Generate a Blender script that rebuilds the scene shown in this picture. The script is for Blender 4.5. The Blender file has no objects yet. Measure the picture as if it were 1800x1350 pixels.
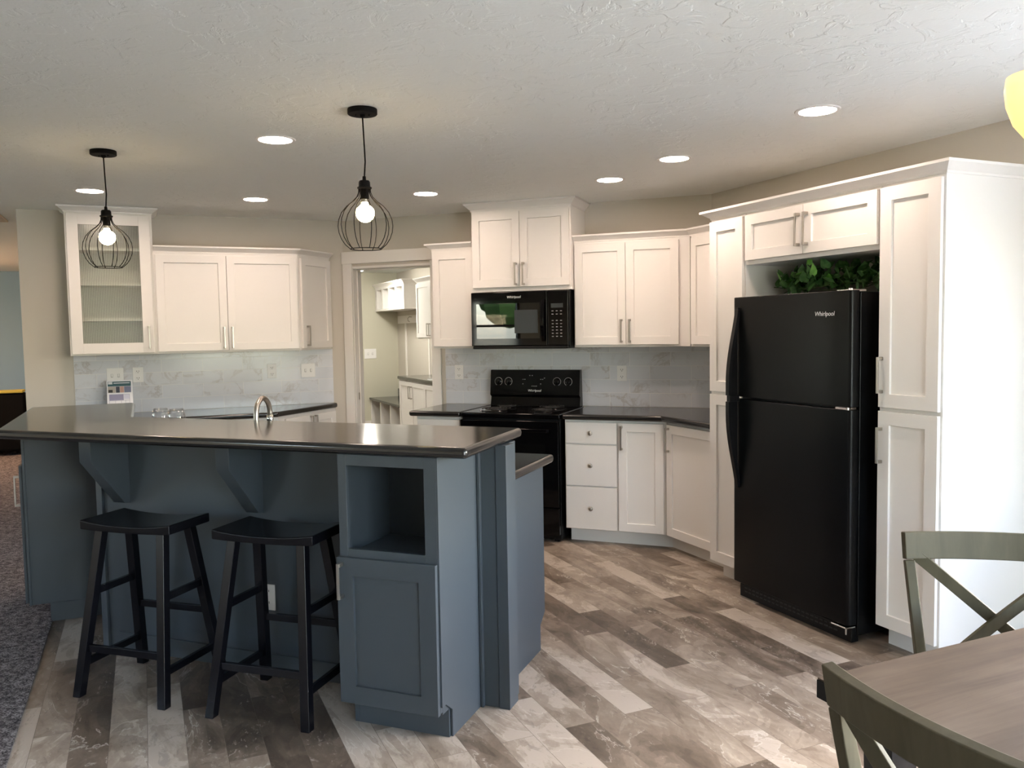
import bpy, math, random
from mathutils import Vector, Matrix
random.seed(7)
scene = bpy.context.scene
COL = scene.collection
PI = math.pi
R2 = math.sqrt(2)

# ------------------------------------------------------------------ camera
def make_camera():
    f, pitch, roll, th = 1460.0, math.radians(3.68076), math.radians(-0.96283), math.radians(111.11628)
    cp, sp, cr, sr = math.cos(pitch), math.sin(pitch), math.cos(roll), math.sin(roll)
    R = Matrix(((cr, -sr, 0), (sr, cr, 0), (0, 0, 1))) @ Matrix(((1, 0, 0), (0, -sp, -cp), (0, cp, -sp)))
    W = Matrix(((math.sin(th), -math.cos(th), 0), (math.cos(th), math.sin(th), 0), (0, 0, 1)))
    M = R @ W
    right, up, back = M[0], -M[1], -M[2]
    cam = bpy.data.cameras.new('camera'); o = bpy.data.objects.new('camera', cam); COL.objects.link(o)
    o.matrix_world = Matrix(((right[0], up[0], back[0], 0), (right[1], up[1], back[1], 0), (right[2], up[2], back[2], 1.5), (0, 0, 0, 1)))
    cam.sensor_fit = 'HORIZONTAL'; cam.sensor_width = 36.0; cam.lens = f * 36 / 1800
    cam.clip_start = 0.05; cam.clip_end = 300
    scene.camera = o
make_camera()

# ------------------------------------------------------------------ world, sun, exposure
SKY = 3.0
CAN = 75.0
BULB = 26.0
scene.view_settings.view_transform = 'Standard'
scene.view_settings.look = 'None'
scene.view_settings.gamma = 1.0
scene.view_settings.use_curve_mapping = False
scene.view_settings.exposure = 0.82
w = bpy.data.worlds.new('sky'); scene.world = w; w.use_nodes = True
nt = w.node_tree; nt.nodes.clear()
out = nt.nodes.new('ShaderNodeOutputWorld'); bg = nt.nodes.new('ShaderNodeBackground')
sky = nt.nodes.new('ShaderNodeTexSky'); sky.sky_type = 'NISHITA'; sky.sun_disc = False
sky.sun_elevation = math.radians(38); sky.sun_rotation = math.radians(60)
sky.air_density = 1.0; sky.dust_density = 1.5
bg.inputs['Strength'].default_value = SKY
hs = nt.nodes.new('ShaderNodeHueSaturation'); hs.inputs['Saturation'].default_value = .9
nt.links.new(sky.outputs[0], hs.inputs['Color']); nt.links.new(hs.outputs[0], bg.inputs['Color']); nt.links.new(bg.outputs[0], out.inputs[0])
sun = bpy.data.lights.new('sun', 'SUN'); sun.energy = 30.0; sun.angle = math.radians(0.6); sun.color = (.96, .98, 1.0)
so = bpy.data.objects.new('sun', sun); COL.objects.link(so)
so.rotation_euler = Vector(((.55+.15)/R2, (.55-.15)/R2, -.8)).to_track_quat('-Z', 'Y').to_euler()   # high sun from the carpet side: it lights the lawn and the added slabs, not the kitchen
try:
    scene.cycles.use_denoising = True
    scene.cycles.max_bounces = 9
    scene.cycles.diffuse_bounces = 5
    scene.cycles.glossy_bounces = 4
    scene.cycles.transparent_max_bounces = 12
    scene.cycles.caustics_reflective = False
    scene.cycles.caustics_refractive = False
    scene.cycles.sample_clamp_indirect = 6.0
except Exception:
    pass

# ------------------------------------------------------------------ frames: s along a wall, t into it
ANG = {'A': PI/4, 'B': 0.0, 'C': -PI/4, 'D': PI/2}
def P(k, s, t, z=0.0):
    a = ANG[k]
    return Vector((s*math.cos(a) - t*math.sin(a), s*math.sin(a) + t*math.cos(a), z))
def UV(u, v, z=0.0):       # the house's own axes: u = A direction, v = the normal of wall A
    return P('A', u, v, z)

# ------------------------------------------------------------------ materials
def mat(name, col, rough=0.5, metal=0.0, spec=0.5, coat=0.0, emit=None, estr=0.0, coat_rough=0.05):
    m = bpy.data.materials.new(name); m.use_nodes = True
    b = m.node_tree.nodes['Principled BSDF']
    b.inputs['Base Color'].default_value = (*col, 1)
    b.inputs['Roughness'].default_value = rough
    b.inputs['Metallic'].default_value = metal
    b.inputs['Specular IOR Level'].default_value = spec
    if coat: b.inputs['Coat Weight'].default_value = coat; b.inputs['Coat Roughness'].default_value = coat_rough
    if emit: b.inputs['Emission Color'].default_value = (*emit, 1); b.inputs['Emission Strength'].default_value = estr
    return m
class N:
    """small node helper"""
    def __init__(s, m): s.t = m.node_tree; s.b = s.t.nodes['Principled BSDF']
    def n(s, kind, **kw):
        x = s.t.nodes.new(kind)
        for k, v in kw.items(): setattr(x, k, v)
        return x
    def l(s, a, b): s.t.links.new(a, b)
    def coords(s, kind='Object', scale=(1, 1, 1), rot=(0, 0, 0), loc=(0, 0, 0)):
        c = s.n('ShaderNodeTexCoord'); m = s.n('ShaderNodeMapping')
        m.inputs['Scale'].default_value = scale; m.inputs['Rotation'].default_value = rot; m.inputs['Location'].default_value = loc
        s.l(c.outputs[kind], m.inputs[0]); return m.outputs[0]
    def noise(s, vec, scale, detail=4, rough=.5, dist=0.0):
        x = s.n('ShaderNodeTexNoise'); x.inputs['Scale'].default_value = scale; x.inputs['Detail'].default_value = detail
        x.inputs['Roughness'].default_value = rough; x.inputs['Distortion'].default_value = dist
        if vec is not None: s.l(vec, x.inputs['Vector'])
        return x.outputs['Fac']
    def ramp(s, fac, stops, interp='LINEAR'):
        r = s.n('ShaderNodeValToRGB'); r.color_ramp.interpolation = interp
        e = r.color_ramp.elements
        while len(e) < len(stops): e.new(0.5)
        for i, (p, c) in enumerate(stops):
            e[i].position = p; e[i].color = (*c, 1) if len(c) == 3 else c
        s.l(fac, r.inputs[0]); return r.outputs[0]
    def mix(s, fac, a, b, mode='MIX'):
        x = s.n('ShaderNodeMix', data_type='RGBA', blend_type=mode)
        if isinstance(fac, (int, float)): x.inputs[0].default_value = fac
        else: s.l(fac, x.inputs[0])
        for v, i in ((a, 6), (b, 7)):
            if isinstance(v, tuple): x.inputs[i].default_value = (*v, 1)
            else: s.l(v, x.inputs[i])
        return x.outputs[2]
    def math(s, op, a, b=None):
        x = s.n('ShaderNodeMath', operation=op)
        for v, i in ((a, 0), (b, 1)):
            if v is None: continue
            if isinstance(v, (int, float)): x.inputs[i].default_value = v
            else: s.l(v, x.inputs[i])
        return x.outputs[0]
    def bump(s, h, strength=.3, dist=.01):
        x = s.n('ShaderNodeBump'); x.inputs['Strength'].default_value = strength; x.inputs['Distance'].default_value = dist
        s.l(h, x.inputs['Height']); s.l(x.outputs[0], s.b.inputs['Normal'])
    def color(s, c): s.l(c, s.b.inputs['Base Color'])

def painted(name, col, rough=.4, grain=.04):
    m = mat(name, col, rough); n = N(m); v = n.coords()
    n.bump(n.noise(v, 220, 2), grain, .002)
    return m
WHITE = painted('white_cabinet_paint', (.80, .775, .745), .38)
WHITE_IN = painted('white_cabinet_interior', (.78, .76, .72), .5)
SLATE = painted('slate_blue_grey_paint', (.050, .062, .073), .42)
TRIM = painted('trim_paint', (.80, .77, .73), .42)
NICKEL = mat('brushed_nickel', (.46, .43, .39), .34, 1.0)
NICKEL_BACK = mat('chrome', (.8, .8, .8), .12, 1.0)
GLOSS_BLACK = mat('gloss_black', (.002, .002, .0025), .05, 0, .22)
BLACK_GLASS = mat('black_glass', (.002, .002, .002), .01, 0, .6)
SATIN_BLACK = mat('satin_black_metal', (.004, .004, .0045), .38, 0, .25)
WIRE = mat('black_wire', (.004, .0035, .0035), .6, 0, .12)
GREY_PLASTIC = mat('grey_screen', (.03, .036, .04), .3, 0, .3)
LOGO = mat('silver_lettering', (.7, .7, .72), .3, .6)
WHITE_MARK = mat('white_marking', (.6, .6, .6), .5)
PLATE = mat('white_wall_plate', (.82, .81, .80), .3)
SLOT = mat('dark_slot', (.02, .02, .02), .6)
STEEL = mat('stainless_steel', (.55, .55, .55), .28, 1.0)
COIL = mat('burner_coil', (.03, .03, .03), .45, .6)
PORC = mat('white_porcelain', (.85, .85, .85), .15, coat=.5)

def m_fridge():
    m = mat('black_textured_steel', (.0022, .0025, .003), .30, 0, .2); n = N(m); v = n.coords()
    n.bump(n.noise(v, 420, 2), .12, .001); return m
FRIDGE = m_fridge()
def m_wall(name, c):
    m = mat(name, c, .75); n = N(m); v = n.coords()
    n.bump(n.math('ADD', n.noise(v, 90, 3), n.noise(v, 12, 3)), .10, .004); return m
WALL = m_wall('greige_wall_paint', (.56, .52, .455))
WALL_L = m_wall('laundry_wall_paint', (.56, .54, .44))
WALL_BLUE = m_wall('blue_grey_wall_paint', (.24, .40, .56))
SIDING = m_wall('exterior_siding', (.5, .48, .44))
def m_ceiling():
    m = mat('knockdown_ceiling', (.82, .84, .82), .8); n = N(m); v = n.coords()
    a = n.noise(v, 9, 6, .62, .6)
    h = n.ramp(a, [(.50, (0, 0, 0)), (.56, (1, 1, 1))])
    b = n.noise(v, 60, 3)
    h2 = n.math('ADD', n.math('MULTIPLY', h, n.noise(v, 2.2, 2)), n.math('MULTIPLY', b, .25))
    n.bump(h2, .7, .005); return m
CEIL = m_ceiling()
def m_floor():
    m = mat('slate_look_vinyl_plank', (.3, .27, .24), .42, 0, .4); n = N(m)
    v = n.coords('Object', rot=(0, 0, PI/4), loc=(.31, .045, 0))
    br = n.n('ShaderNodeTexBrick'); br.offset = .37; br.offset_frequency = 2; br.squash = 1
    n.l(v, br.inputs['Vector'])
    br.inputs['Color1'].default_value = (0, 0, 0, 1); br.inputs['Color2'].default_value = (1, 1, 1, 1); br.inputs['Mortar'].default_value = (.3, .3, .3, 1)
    br.inputs['Scale'].default_value = 1; br.inputs['Mortar Size'].default_value = .0009; br.inputs['Mortar Smooth'].default_value = .2
    br.inputs['Brick Width'].default_value = .80; br.inputs['Row Height'].default_value = .131; br.inputs['Bias'].default_value = 0
    r = n.n('ShaderNodeSeparateColor'); n.l(br.outputs['Color'], r.inputs[0]); rv = r.outputs[0]
    # every plank takes its own piece of the stone print
    cb = n.n('ShaderNodeCombineXYZ'); n.l(n.math('MULTIPLY', rv, 37.0), cb.inputs[0]); n.l(n.math('MULTIPLY', rv, 91.0), cb.inputs[1]); n.l(n.math('MULTIPLY', rv, 13.0), cb.inputs[2])
    ad = n.n('ShaderNodeVectorMath', operation='ADD'); n.l(v, ad.inputs[0]); n.l(cb.outputs[0], ad.inputs[1]); pv = ad.outputs[0]
    st = n.n('ShaderNodeMapping'); st.inputs['Scale'].default_value = (1.0, 1.9, 1); n.l(pv, st.inputs[0]); pv2 = st.outputs[0]
    big = n.noise(pv2, 1.7, 6, .55, 1.2)
    mid = n.noise(pv2, 5.5, 9, .66, .8)
    fine = n.noise(pv2, 34, 8, .75, .3)
    lay = n.noise(pv2, 1.35, 8, .56, 2.2)          # the cleft layers of the slate print
    step = n.ramp(lay, [(.40, (0, 0, 0)), (.415, (.34, .34, .34)), (.50, (.45, .45, .45)), (.512, (.78, .78, .78)), (.60, (.7, .7, .7)), (.61, (1, 1, 1))])
    tone = n.math('ADD', n.math('MULTIPLY', rv, .42), n.math('MULTIPLY', big, .36))
    tone = n.math('ADD', tone, n.math('MULTIPLY', step, .20))
    tone = n.math('ADD', tone, n.math('MULTIPLY', mid, .42))
    tone = n.math('ADD', tone, n.math('MULTIPLY', fine, .16))
    base = n.ramp(tone, [(.50, (.070, .053, .040)), (.64, (.132, .101, .076)), (.78, (.225, .178, .138)), (.93, (.35, .29, .235)), (1.02, (.455, .395, .335))])
    ridge = n.ramp(lay, [(.498, (0, 0, 0)), (.508, (1, 1, 1)), (.518, (0, 0, 0))])
    patch = n.ramp(big, [(.50, (0, 0, 0)), (.60, (1, 1, 1))])
    c = n.mix(n.math('MULTIPLY', n.math('MULTIPLY', ridge, patch), .7), base, (.60, .56, .50))
    sp = n.ramp(fine, [(.56, (0, 0, 0)), (.62, (1, 1, 1))])
    pm = n.ramp(n.noise(pv2, 2.8, 5, .6, 1.0), [(.53, (0, 0, 0)), (.62, (1, 1, 1))])
    c = n.mix(n.math('MULTIPLY', n.math('MULTIPLY', sp, pm), .55), c, (.56, .52, .47))
    dk = n.ramp(n.noise(pv2, 7, 8, .7, 1.5), [(.36, (1, 1, 1)), (.42, (0, 0, 0))])
    c = n.mix(n.math('MULTIPLY', dk, .30), c, (.09, .07, .065))
    c = n.mix(n.math('MULTIPLY', br.outputs['Fac'], .35), c, (.10, .085, .07))
    n.color(c)
    ro = n.ramp(fine, [(.3, (.34, .34, .34)), (.7, (.52, .52, .52))]); n.l(ro, n.b.inputs['Roughness'])
    n.bump(n.math('SUBTRACT', n.math('MULTIPLY', fine, .5), br.outputs['Fac']), .25, .0015)
    return m
FLOOR = m_floor()
def m_carpet():
    m = mat('grey_brown_carpet', (.2, .18, .17), .95, 0, .1); n = N(m); v = n.coords()
    a = n.noise(v, 130, 3, .7); b = n.noise(v, 38, 4, .6)
    t = n.math('ADD', n.math('MULTIPLY', a, .6), n.math('MULTIPLY', b, .4))
    n.color(n.ramp(t, [(.41, (.035, .032, .034)), (.5, (.15, .135, .135)), (.59, (.38, .35, .35))]))
    n.bump(t, 1.0, .012); return m
CARPET = m_carpet()
def m_counter():
    m = mat('black_laminate', (.012, .012, .013), .15, 0, .8); n = N(m); v = n.coords()
    n.color(n.ramp(n.noise(v, 60, 4), [(.35, (.010, .010, .011)), (.7, (.020, .019, .019))]))
    return m
COUNTER = m_counter()
def m_tile():
    m = mat('marble_look_tile', (.7, .7, .7), .16, 0, .5); n = N(m)
    c = n.n('ShaderNodeTexCoord'); s = n.n('ShaderNodeSeparateXYZ'); n.l(c.outputs['Object'], s.inputs[0])
    cb = n.n('ShaderNodeCombineXYZ'); n.l(s.outputs[0], cb.inputs[0]); n.l(s.outputs[2], cb.inputs[1]); v = cb.outputs[0]
    br = n.n('ShaderNodeTexBrick'); br.offset = .5; n.l(v, br.inputs['Vector'])
    br.inputs['Color1'].default_value = (0, 0, 0, 1); br.inputs['Color2'].default_value = (1, 1, 1, 1); br.inputs['Mortar'].default_value = (.5, .5, .5, 1)
    br.inputs['Scale'].default_value = 1; br.inputs['Mortar Size'].default_value = .0016; br.inputs['Mortar Smooth'].default_value = .3
    br.inputs['Brick Width'].default_value = .305; br.inputs['Row Height'].default_value = .102; br.inputs['Bias'].default_value = 0
    r = n.n('ShaderNodeSeparateColor'); n.l(br.outputs['Color'], r.inputs[0]); rv = r.outputs[0]
    k = n.n('ShaderNodeCombineXYZ'); n.l(n.math('MULTIPLY', rv, 23.0), k.inputs[0]); n.l(n.math('MULTIPLY', rv, 51.0), k.inputs[1])
    ad = n.n('ShaderNodeVectorMath', operation='ADD'); n.l(v, ad.inputs[0]); n.l(k.outputs[0], ad.inputs[1])
    a = n.noise(ad.outputs[0], 3.2, 8, .62, 1.6); b = n.noise(ad.outputs[0], 2.1, 3, .5)
    base = n.mix(n.math('MULTIPLY', rv, .5), (.66, .68, .73), (.75, .765, .80))  # white tile with the blue cast of daylight mixed into its base colour
    vein = n.ramp(a, [(.455, (0, 0, 0)), (.49, (1, 1, 1)), (.50, (1, 1, 1)), (.53, (0, 0, 0))])
    msk = n.ramp(b, [(.48, (0, 0, 0)), (.62, (1, 1, 1))])
    c2 = n.mix(n.math('MULTIPLY', n.math('MULTIPLY', vein, msk), .6), base, (.40, .36, .34))
    c2 = n.mix(n.math('MULTIPLY', msk, .25), c2, (.55, .54, .55))
    c2 = n.mix(br.outputs['Fac'], c2, (.82, .81, .80))
    n.color(c2)
    n.bump(n.math('SUBTRACT', 1.0, br.outputs['Fac']), .35, .0015); return m
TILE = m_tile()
def m_wood(name, c1, c2, c3, scale=1.0, rough=.45, axis=0):
    m = mat(name, c2, rough, 0, .3); n = N(m)
    sc = [26*scale]*3; sc[axis] = 2.0*scale
    v = n.coords('Object', scale=tuple(sc))
    a = n.noise(v, 1, 7, .62, .6); b = n.noise(n.coords('Object', scale=(3, 3, 3)), 1.4, 4)
    t = n.math('ADD', n.math('MULTIPLY', a, .7), n.math('MULTIPLY', b, .35))
    n.color(n.ramp(t, [(.36, c1), (.52, c2), (.68, c3)]))
    n.bump(a, .12, .002); return m
TABLE_TOP = m_wood('weathered_brown_wood', (.050, .033, .023), (.090, .062, .044), (.135, .100, .076), .55, .5, 0)
SAGE = m_wood('sage_grey_wood', (.062, .054, .032), (.080, .070, .043), (.100, .088, .056), .8, .55, 2)
STOOL = mat('black_stool_lacquer', (.004, .004, .006), .24, 0, .35)
def m_glass(name, alpha=.10, rough=.02, tint=(1, 1, 1), wave=0.0):
    m = bpy.data.materials.new(name); m.use_nodes = True; t = m.node_tree; t.nodes.clear()
    o = t.nodes.new('ShaderNodeOutputMaterial'); mx = t.nodes.new('ShaderNodeMixShader')
    tr = t.nodes.new('ShaderNodeBsdfTransparent'); gl = t.nodes.new('ShaderNodeBsdfGlossy')
    tr.inputs[0].default_value = (*tint, 1); gl.inputs['Roughness'].default_value = rough
    lw = t.nodes.new('ShaderNodeLayerWeight'); lw.inputs[0].default_value = .35
    mr = t.nodes.new('ShaderNodeMapRange'); mr.inputs[3].default_value = alpha; mr.inputs[4].default_value = min(1, alpha + (.2 if wave else .5))
    t.links.new(lw.outputs['Facing'], mr.inputs[0]); t.links.new(mr.outputs[0], mx.inputs[0])
    t.links.new(tr.outputs[0], mx.inputs[1]); t.links.new(gl.outputs[0], mx.inputs[2]); t.links.new(mx.outputs[0], o.inputs[0])
    if wave:
        c = t.nodes.new('ShaderNodeTexCoord'); wv = t.nodes.new('ShaderNodeTexWave'); wv.wave_type = 'BANDS'; wv.bands_direction = 'X'
        wv.inputs['Scale'].default_value = wave
        t.links.new(c.outputs['Object'], wv.inputs[0])
        cr = t.nodes.new('ShaderNodeValToRGB'); cr.color_ramp.elements[0].color = (.78, .80, .77, 1); cr.color_ramp.elements[1].color = (.97, .98, .96, 1)
        t.links.new(wv.outputs['Fac'], cr.inputs[0]); t.links.new(cr.outputs[0], tr.inputs[0])
    return m
GLASS = m_glass('clear_glass', .03, .01)
REEDED = m_glass('reeded_glass', .06, .3, (.9, .92, .9), wave=28.0)
PANE = m_glass('window_glass', .03)
EMIT_CAN = mat('lit_diffuser', (1, 1, 1), .5, emit=(1, .77, .63), estr=CAN)
EMIT_BULB = mat('lit_globe_bulb', (1, 1, 1), .3, emit=(1, .72, .36), estr=BULB)
EMIT_LAUNDRY = mat('lit_flush_lamp', (1, 1, 1), .5, emit=(1, .95, .84), estr=60)
EMIT_FAR = mat('lit_warm_lamp', (1, 1, 1), .5, emit=(1, .58, .33), estr=60)
OPAL = mat('cream_opal_glass', (.95, .8, .5), .35, emit=(1, .62, .20), estr=.72)
YELLOW = mat('yellow_fabric', (.42, .36, .06), .8)
DARK_FABRIC = mat('black_fabric', (.003, .003, .003), .9, 0, .1)
PAPER = mat('white_paper', (.80, .80, .84), .5)

# ------------------------------------------------------------------ mesh builder
class MB:
    def __init__(s): s.v = []; s.f = []
    def add(s, vs, fs, M=None):
        k = len(s.v)
        s.v += [tuple(M @ Vector(p)) if M is not None else tuple(p) for p in vs]
        s.f += [tuple(i + k for i in f) for f in fs]; return s
    def box(s, x0, x1, y0, y1, z0, z1, M=None):
        return s.add([(x0, y0, z0), (x1, y0, z0), (x1, y1, z0), (x0, y1, z0), (x0, y0, z1), (x1, y0, z1), (x1, y1, z1), (x0, y1, z1)],
                     [(0, 3, 2, 1), (4, 5, 6, 7), (0, 1, 5, 4), (1, 2, 6, 5), (2, 3, 7, 6), (3, 0, 4, 7)], M)
    def prism(s, poly, a, b, axis='z', M=None):
        n = len(poly)
        def pt(p, h): return {'z': (p[0], p[1], h), 'x': (h, p[0], p[1]), 'y': (p[0], h, p[1])}[axis]
        vs = [pt(p, a) for p in poly] + [pt(p, b) for p in poly]
        fs = [tuple(range(n))[::-1], tuple(range(n, 2*n))] + [(i, (i+1) % n, n + (i+1) % n, n + i) for i in range(n)]
        return s.add(vs, fs, M)
    def lathe(s, prof, n=32, c=(0, 0, 0), M=None, cap0=True, cap1=True):
        vs = []; fs = []
        for (r, z) in prof:
            for i in range(n):
                a = 2*PI*i/n; vs.append((c[0] + r*math.cos(a), c[1] + r*math.sin(a), c[2] + z))
        for j in range(len(prof) - 1):
            for i in range(n):
                k = (i+1) % n; fs.append((j*n+i, j*n+k, (j+1)*n+k, (j+1)*n+i))
        if cap0: fs.append(tuple(range(n))[::-1])
        if cap1: fs.append(tuple((len(prof)-1)*n + i for i in range(n)))
        return s.add(vs, fs, M)
    def tube(s, pts, r, n=8, closed=False, M=None):
        pts = [Vector(p) for p in pts]; m = len(pts); vs = []; fs = []
        rr = r if isinstance(r, (list, tuple)) else [r]*m
        prev = None
        for i, p in enumerate(pts):
            a = pts[(i-1) % m] if (closed or i > 0) else p
            b = pts[(i+1) % m] if (closed or i < m-1) else p
            t = (b - a).normalized()
            if prev is None:
                up = Vector((0, 0, 1)) if abs(t.z) < .9 else Vector((1, 0, 0))
                x = t.cross(up).normalized()
            else: x = (prev - t*prev.dot(t)).normalized()
            prev = x; y = t.cross(x)
            for k in range(n):
                an = 2*PI*k/n; vs.append(tuple(p + (x*math.cos(an) + y*math.sin(an))*rr[i]))
        for i in range(m if closed else m-1):
            j = (i+1) % m
            for k in range(n):
                l = (k+1) % n; fs.append((i*n+k, i*n+l, j*n+l, j*n+k))
        if not closed: fs.append(tuple(range(n))[::-1]); fs.append(tuple((m-1)*n + k for k in range(n)))
        return s.add(vs, fs, M)
    def bar(s, pts, side, w, d, M=None):
        """rectangular section swept along pts; w along the 'side' vector, d across it"""
        pts = [Vector(p) for p in pts]; m = len(pts); vs = []; fs = []
        for i, p in enumerate(pts):
            a = pts[max(i-1, 0)]; b = pts[min(i+1, m-1)]; t = (b-a).normalized()
            sv = side[i] if isinstance(side, list) else side
            x = Vector(sv); x = (x - t*x.dot(t)).normalized(); y = t.cross(x)
            ww = w[i] if isinstance(w, (list, tuple)) else w
            dd = d[i] if isinstance(d, (list, tuple)) else d
            for (ca, cb) in ((-1, -1), (1, -1), (1, 1), (-1, 1)): vs.append(tuple(p + x*ca*ww/2 + y*cb*dd/2))
        for i in range(m-1):
            for k in range(4):
                l = (k+1) % 4; fs.append((i*4+k, i*4+l, i*4+4+l, i*4+4+k))
        fs.append((3, 2, 1, 0)); fs.append(tuple((m-1)*4 + k for k in range(4)))
        return s.add(vs, fs, M)
    def sweep(s, path, prof, M=None):
        """profile (out, z) swept along a plan path with mitred corners; out is to the right of travel"""
        n = len(path); dirs = []
        for i in range(n-1):
            d = Vector((path[i+1][0]-path[i][0], path[i+1][1]-path[i][1])).normalized(); dirs.append(d)
        vs = []; m = len(prof)
        for i, p in enumerate(path):
            d0 = dirs[max(i-1, 0)]; d1 = dirs[min(i, n-2)]
            n0 = Vector((d0.y, -d0.x)); n1 = Vector((d1.y, -d1.x)); q = (n0+n1).normalized(); q = q / max(q.dot(n0), .2)
            for (o, z) in prof: vs.append((p[0] + q.x*o, p[1] + q.y*o, z))
        fs = []
        for i in range(n-1):
            for k in range(m):
                l = (k+1) % m; fs.append((i*m+k, i*m+l, (i+1)*m+l, (i+1)*m+k))
        fs.append(tuple(range(m))[::-1]); fs.append(tuple((n-1)*m + k for k in range(m)))
        return s.add(vs, fs, M)
    def build(s, name, material, parent=None, bevel=0.0, smooth=False, loc=None, rotz=None, seg=2, kind=None, label=None, cat=None, group=None):
        me = bpy.data.meshes.new(name); me.from_pydata(s.v, [], s.f); me.validate(); me.update()
        me.materials.append(material)
        import bmesh
        b = bmesh.new(); b.from_mesh(me); bmesh.ops.recalc_face_normals(b, faces=b.faces); b.to_mesh(me); b.free()
        o = bpy.data.objects.new(name, me); COL.objects.link(o)
        if parent is not None: o.parent = parent
        if loc is not None: o.location = loc
        if rotz is not None: o.rotation_euler = (0, 0, rotz)
        if smooth: me.shade_smooth()
        if bevel:
            md = o.modifiers.new('edge', 'BEVEL'); md.width = bevel; md.segments = seg; md.limit_method = 'ANGLE'; md.angle_limit = math.radians(40)
            if not smooth:
                me.shade_smooth(); md.harden_normals = True
        if kind: o['kind'] = kind
        if label: o['label'] = label
        if cat: o['category'] = cat
        if group: o['group'] = group
        return o
def sm(o, ang=35):
    """smooth shading with sharp edges kept"""
    me = o.data; me.shade_smooth()
    try: me.set_sharp_from_angle(angle=math.radians(ang))
    except Exception: pass
    return o
def thing(name, label, cat, loc=(0, 0, 0), rotz=0.0, group=None):
    o = bpy.data.objects.new(name, None); COL.objects.link(o); o.empty_display_size = .1
    o.location = loc; o.rotation_euler = (0, 0, rotz); o['label'] = label; o['category'] = cat
    if group: o['group'] = group
    return o
def copy_tree(o, parent=None):
    c = o.copy(); COL.objects.link(c)
    if parent is not None:
        c.parent = parent; c.matrix_parent_inverse = o.matrix_parent_inverse.copy()
    for ch in list(o.children): copy_tree(ch, c)
    return c
def struct(name, mb, m, bevel=0.0, loc=None, rotz=None): return mb.build(name, m, bevel=bevel, loc=loc, rotz=rotz, kind='structure')
def text_mesh(name, txt, size, m, parent, M, extrude=.0004, align='CENTER', italic=0.0, **kw):
    cu = bpy.data.curves.new(name, 'FONT'); cu.body = txt; cu.size = size; cu.extrude = extrude; cu.align_x = align; cu.shear = italic
    t = bpy.data.objects.new(name + '_tmp', cu); COL.objects.link(t)
    dg = bpy.context.evaluated_depsgraph_get(); me = bpy.data.meshes.new_from_object(t.evaluated_get(dg))
    bpy.data.objects.remove(t); bpy.data.curves.remove(cu)
    me.transform(M); me.materials.clear(); me.materials.append(m)
    o = bpy.data.objects.new(name, me); COL.objects.link(o); o.parent = parent; return o
FRONT = Matrix.Rotation(PI/2, 4, 'X')      # text laid in xy stood up to face -y

# ------------------------------------------------------------------ the house shell
H = 2.45
def uvbox(name, u0, u1, v0, v1, z0, z1, m):
    mb = MB(); mb.box(u0, u1, v0, v1, z0, z1)
    return struct(name, mb, m, rotz=PI/4)
U0, U1, V0, V1 = -5.2, 3.76, -2.2, 13.6
T = .13
# floors: vinyl plank for u > -.5 and carpet for u < -.5 (both meet along one line)
mb = MB()
a, b_, c_, d_ = UV(-.5, V0), UV(U1, V0), UV(U1, V1), UV(-.5, V1)
mb.prism([(p.x, p.y) for p in (a, b_, c_, d_)], -.06, 0)
struct('floor', mb, FLOOR)
mb = MB(); mb.prism([(p.x, p.y) for p in (UV(U0, V0), UV(-.5, V0), UV(-.5, V1), UV(U0, V1))], -.06, .008)
struct('floor_carpet', mb, CARPET)
uvbox('ceiling', U0 - T, U1 + T, V0 - T, V1 + T, H, H + .12, CEIL)
def wall_with_holes(name, axis, pos, thick, a0, a1, holes, m, z0=-.06, z1=H):
    """wall in the uv frame; axis 'u': plane at u=pos running along v; holes (a0,a1,z0,z1)"""
    mb = MB()
    cuts = sorted(holes); cur = a0; p0, p1 = sorted((pos, pos + thick))
    def bx(x0, x1, za, zb):
        if x1 - x0 < 1e-4 or zb - za < 1e-4: return
        if axis == 'u': mb.box(p0, p1, x0, x1, za, zb)
        else: mb.box(x0, x1, p0, p1, za, zb)
    for (h0, h1, hz0, hz1) in cuts:
        bx(cur, h0, z0, z1); bx(h0, h1, z0, hz0); bx(h0, h1, hz1, z1); cur = h1
    bx(cur, a1, z0, z1)
    return struct(name, mb, m, rotz=PI/4)
WIN = []     # (axis, pos, a0, a1, z0, z1)
def add_windows(axis, pos, holes):
    for h in holes: WIN.append((axis, pos, *h))
h_left = [(2.02, 2.92, 1.14, 2.03), (5.4, 6.4, .9, 2.05), (9.6, 10.6, .9, 2.05)]
h_near = [(.55, 2.75, .02, 2.12)]
h_right_added = [(-1.75, 1.75, .7, 2.02)]  # unseen window, put in to light the island's side panels
wall_with_holes('wall_left', 'u', U0, -T, V0 - T, V1 + T, h_left, WALL)
wall_with_holes('wall_near', 'v', V0, -T, U0, U1, h_near, WALL)
wall_with_holes('wall_right', 'u', U1, T, V0 - T, V1 + T, h_right_added, WALL)
uvbox('wall_far', U0, -.75, V1, V1 + T, -.06, H, WALL_BLUE)
VL = 13.0
uvbox('wall_laundry', -.63, U1, VL, VL + T, -.06, H, WALL_L)
uvbox('wall_hall', -.75, -.63, 7.205, V1, -.06, H, WALL)  # unseen partition, put in to shield light behind the sink wall
uvbox('wall_sink', -.81, 1.62, 7.085, 7.205, -.06, H, WALL)          # the wall with the glass door cabinet
mb = MB()                                                             # the range wall with the laundry doorway
X0, X1 = -3.89, -.813
mb.box(X0 - .02, -3.817, 6.13, 6.26, -.06, H); mb.box(-3.817, -3.045, 6.13, 6.26, 2.065, H); mb.box(-3.045, X1, 6.13, 6.26, -.06, H)
struct('wall_range', mb, WALL)
add_windows('u', U0, h_left); add_windows('u', U1, h_right_added); add_windows('v', V0, h_near)
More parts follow.
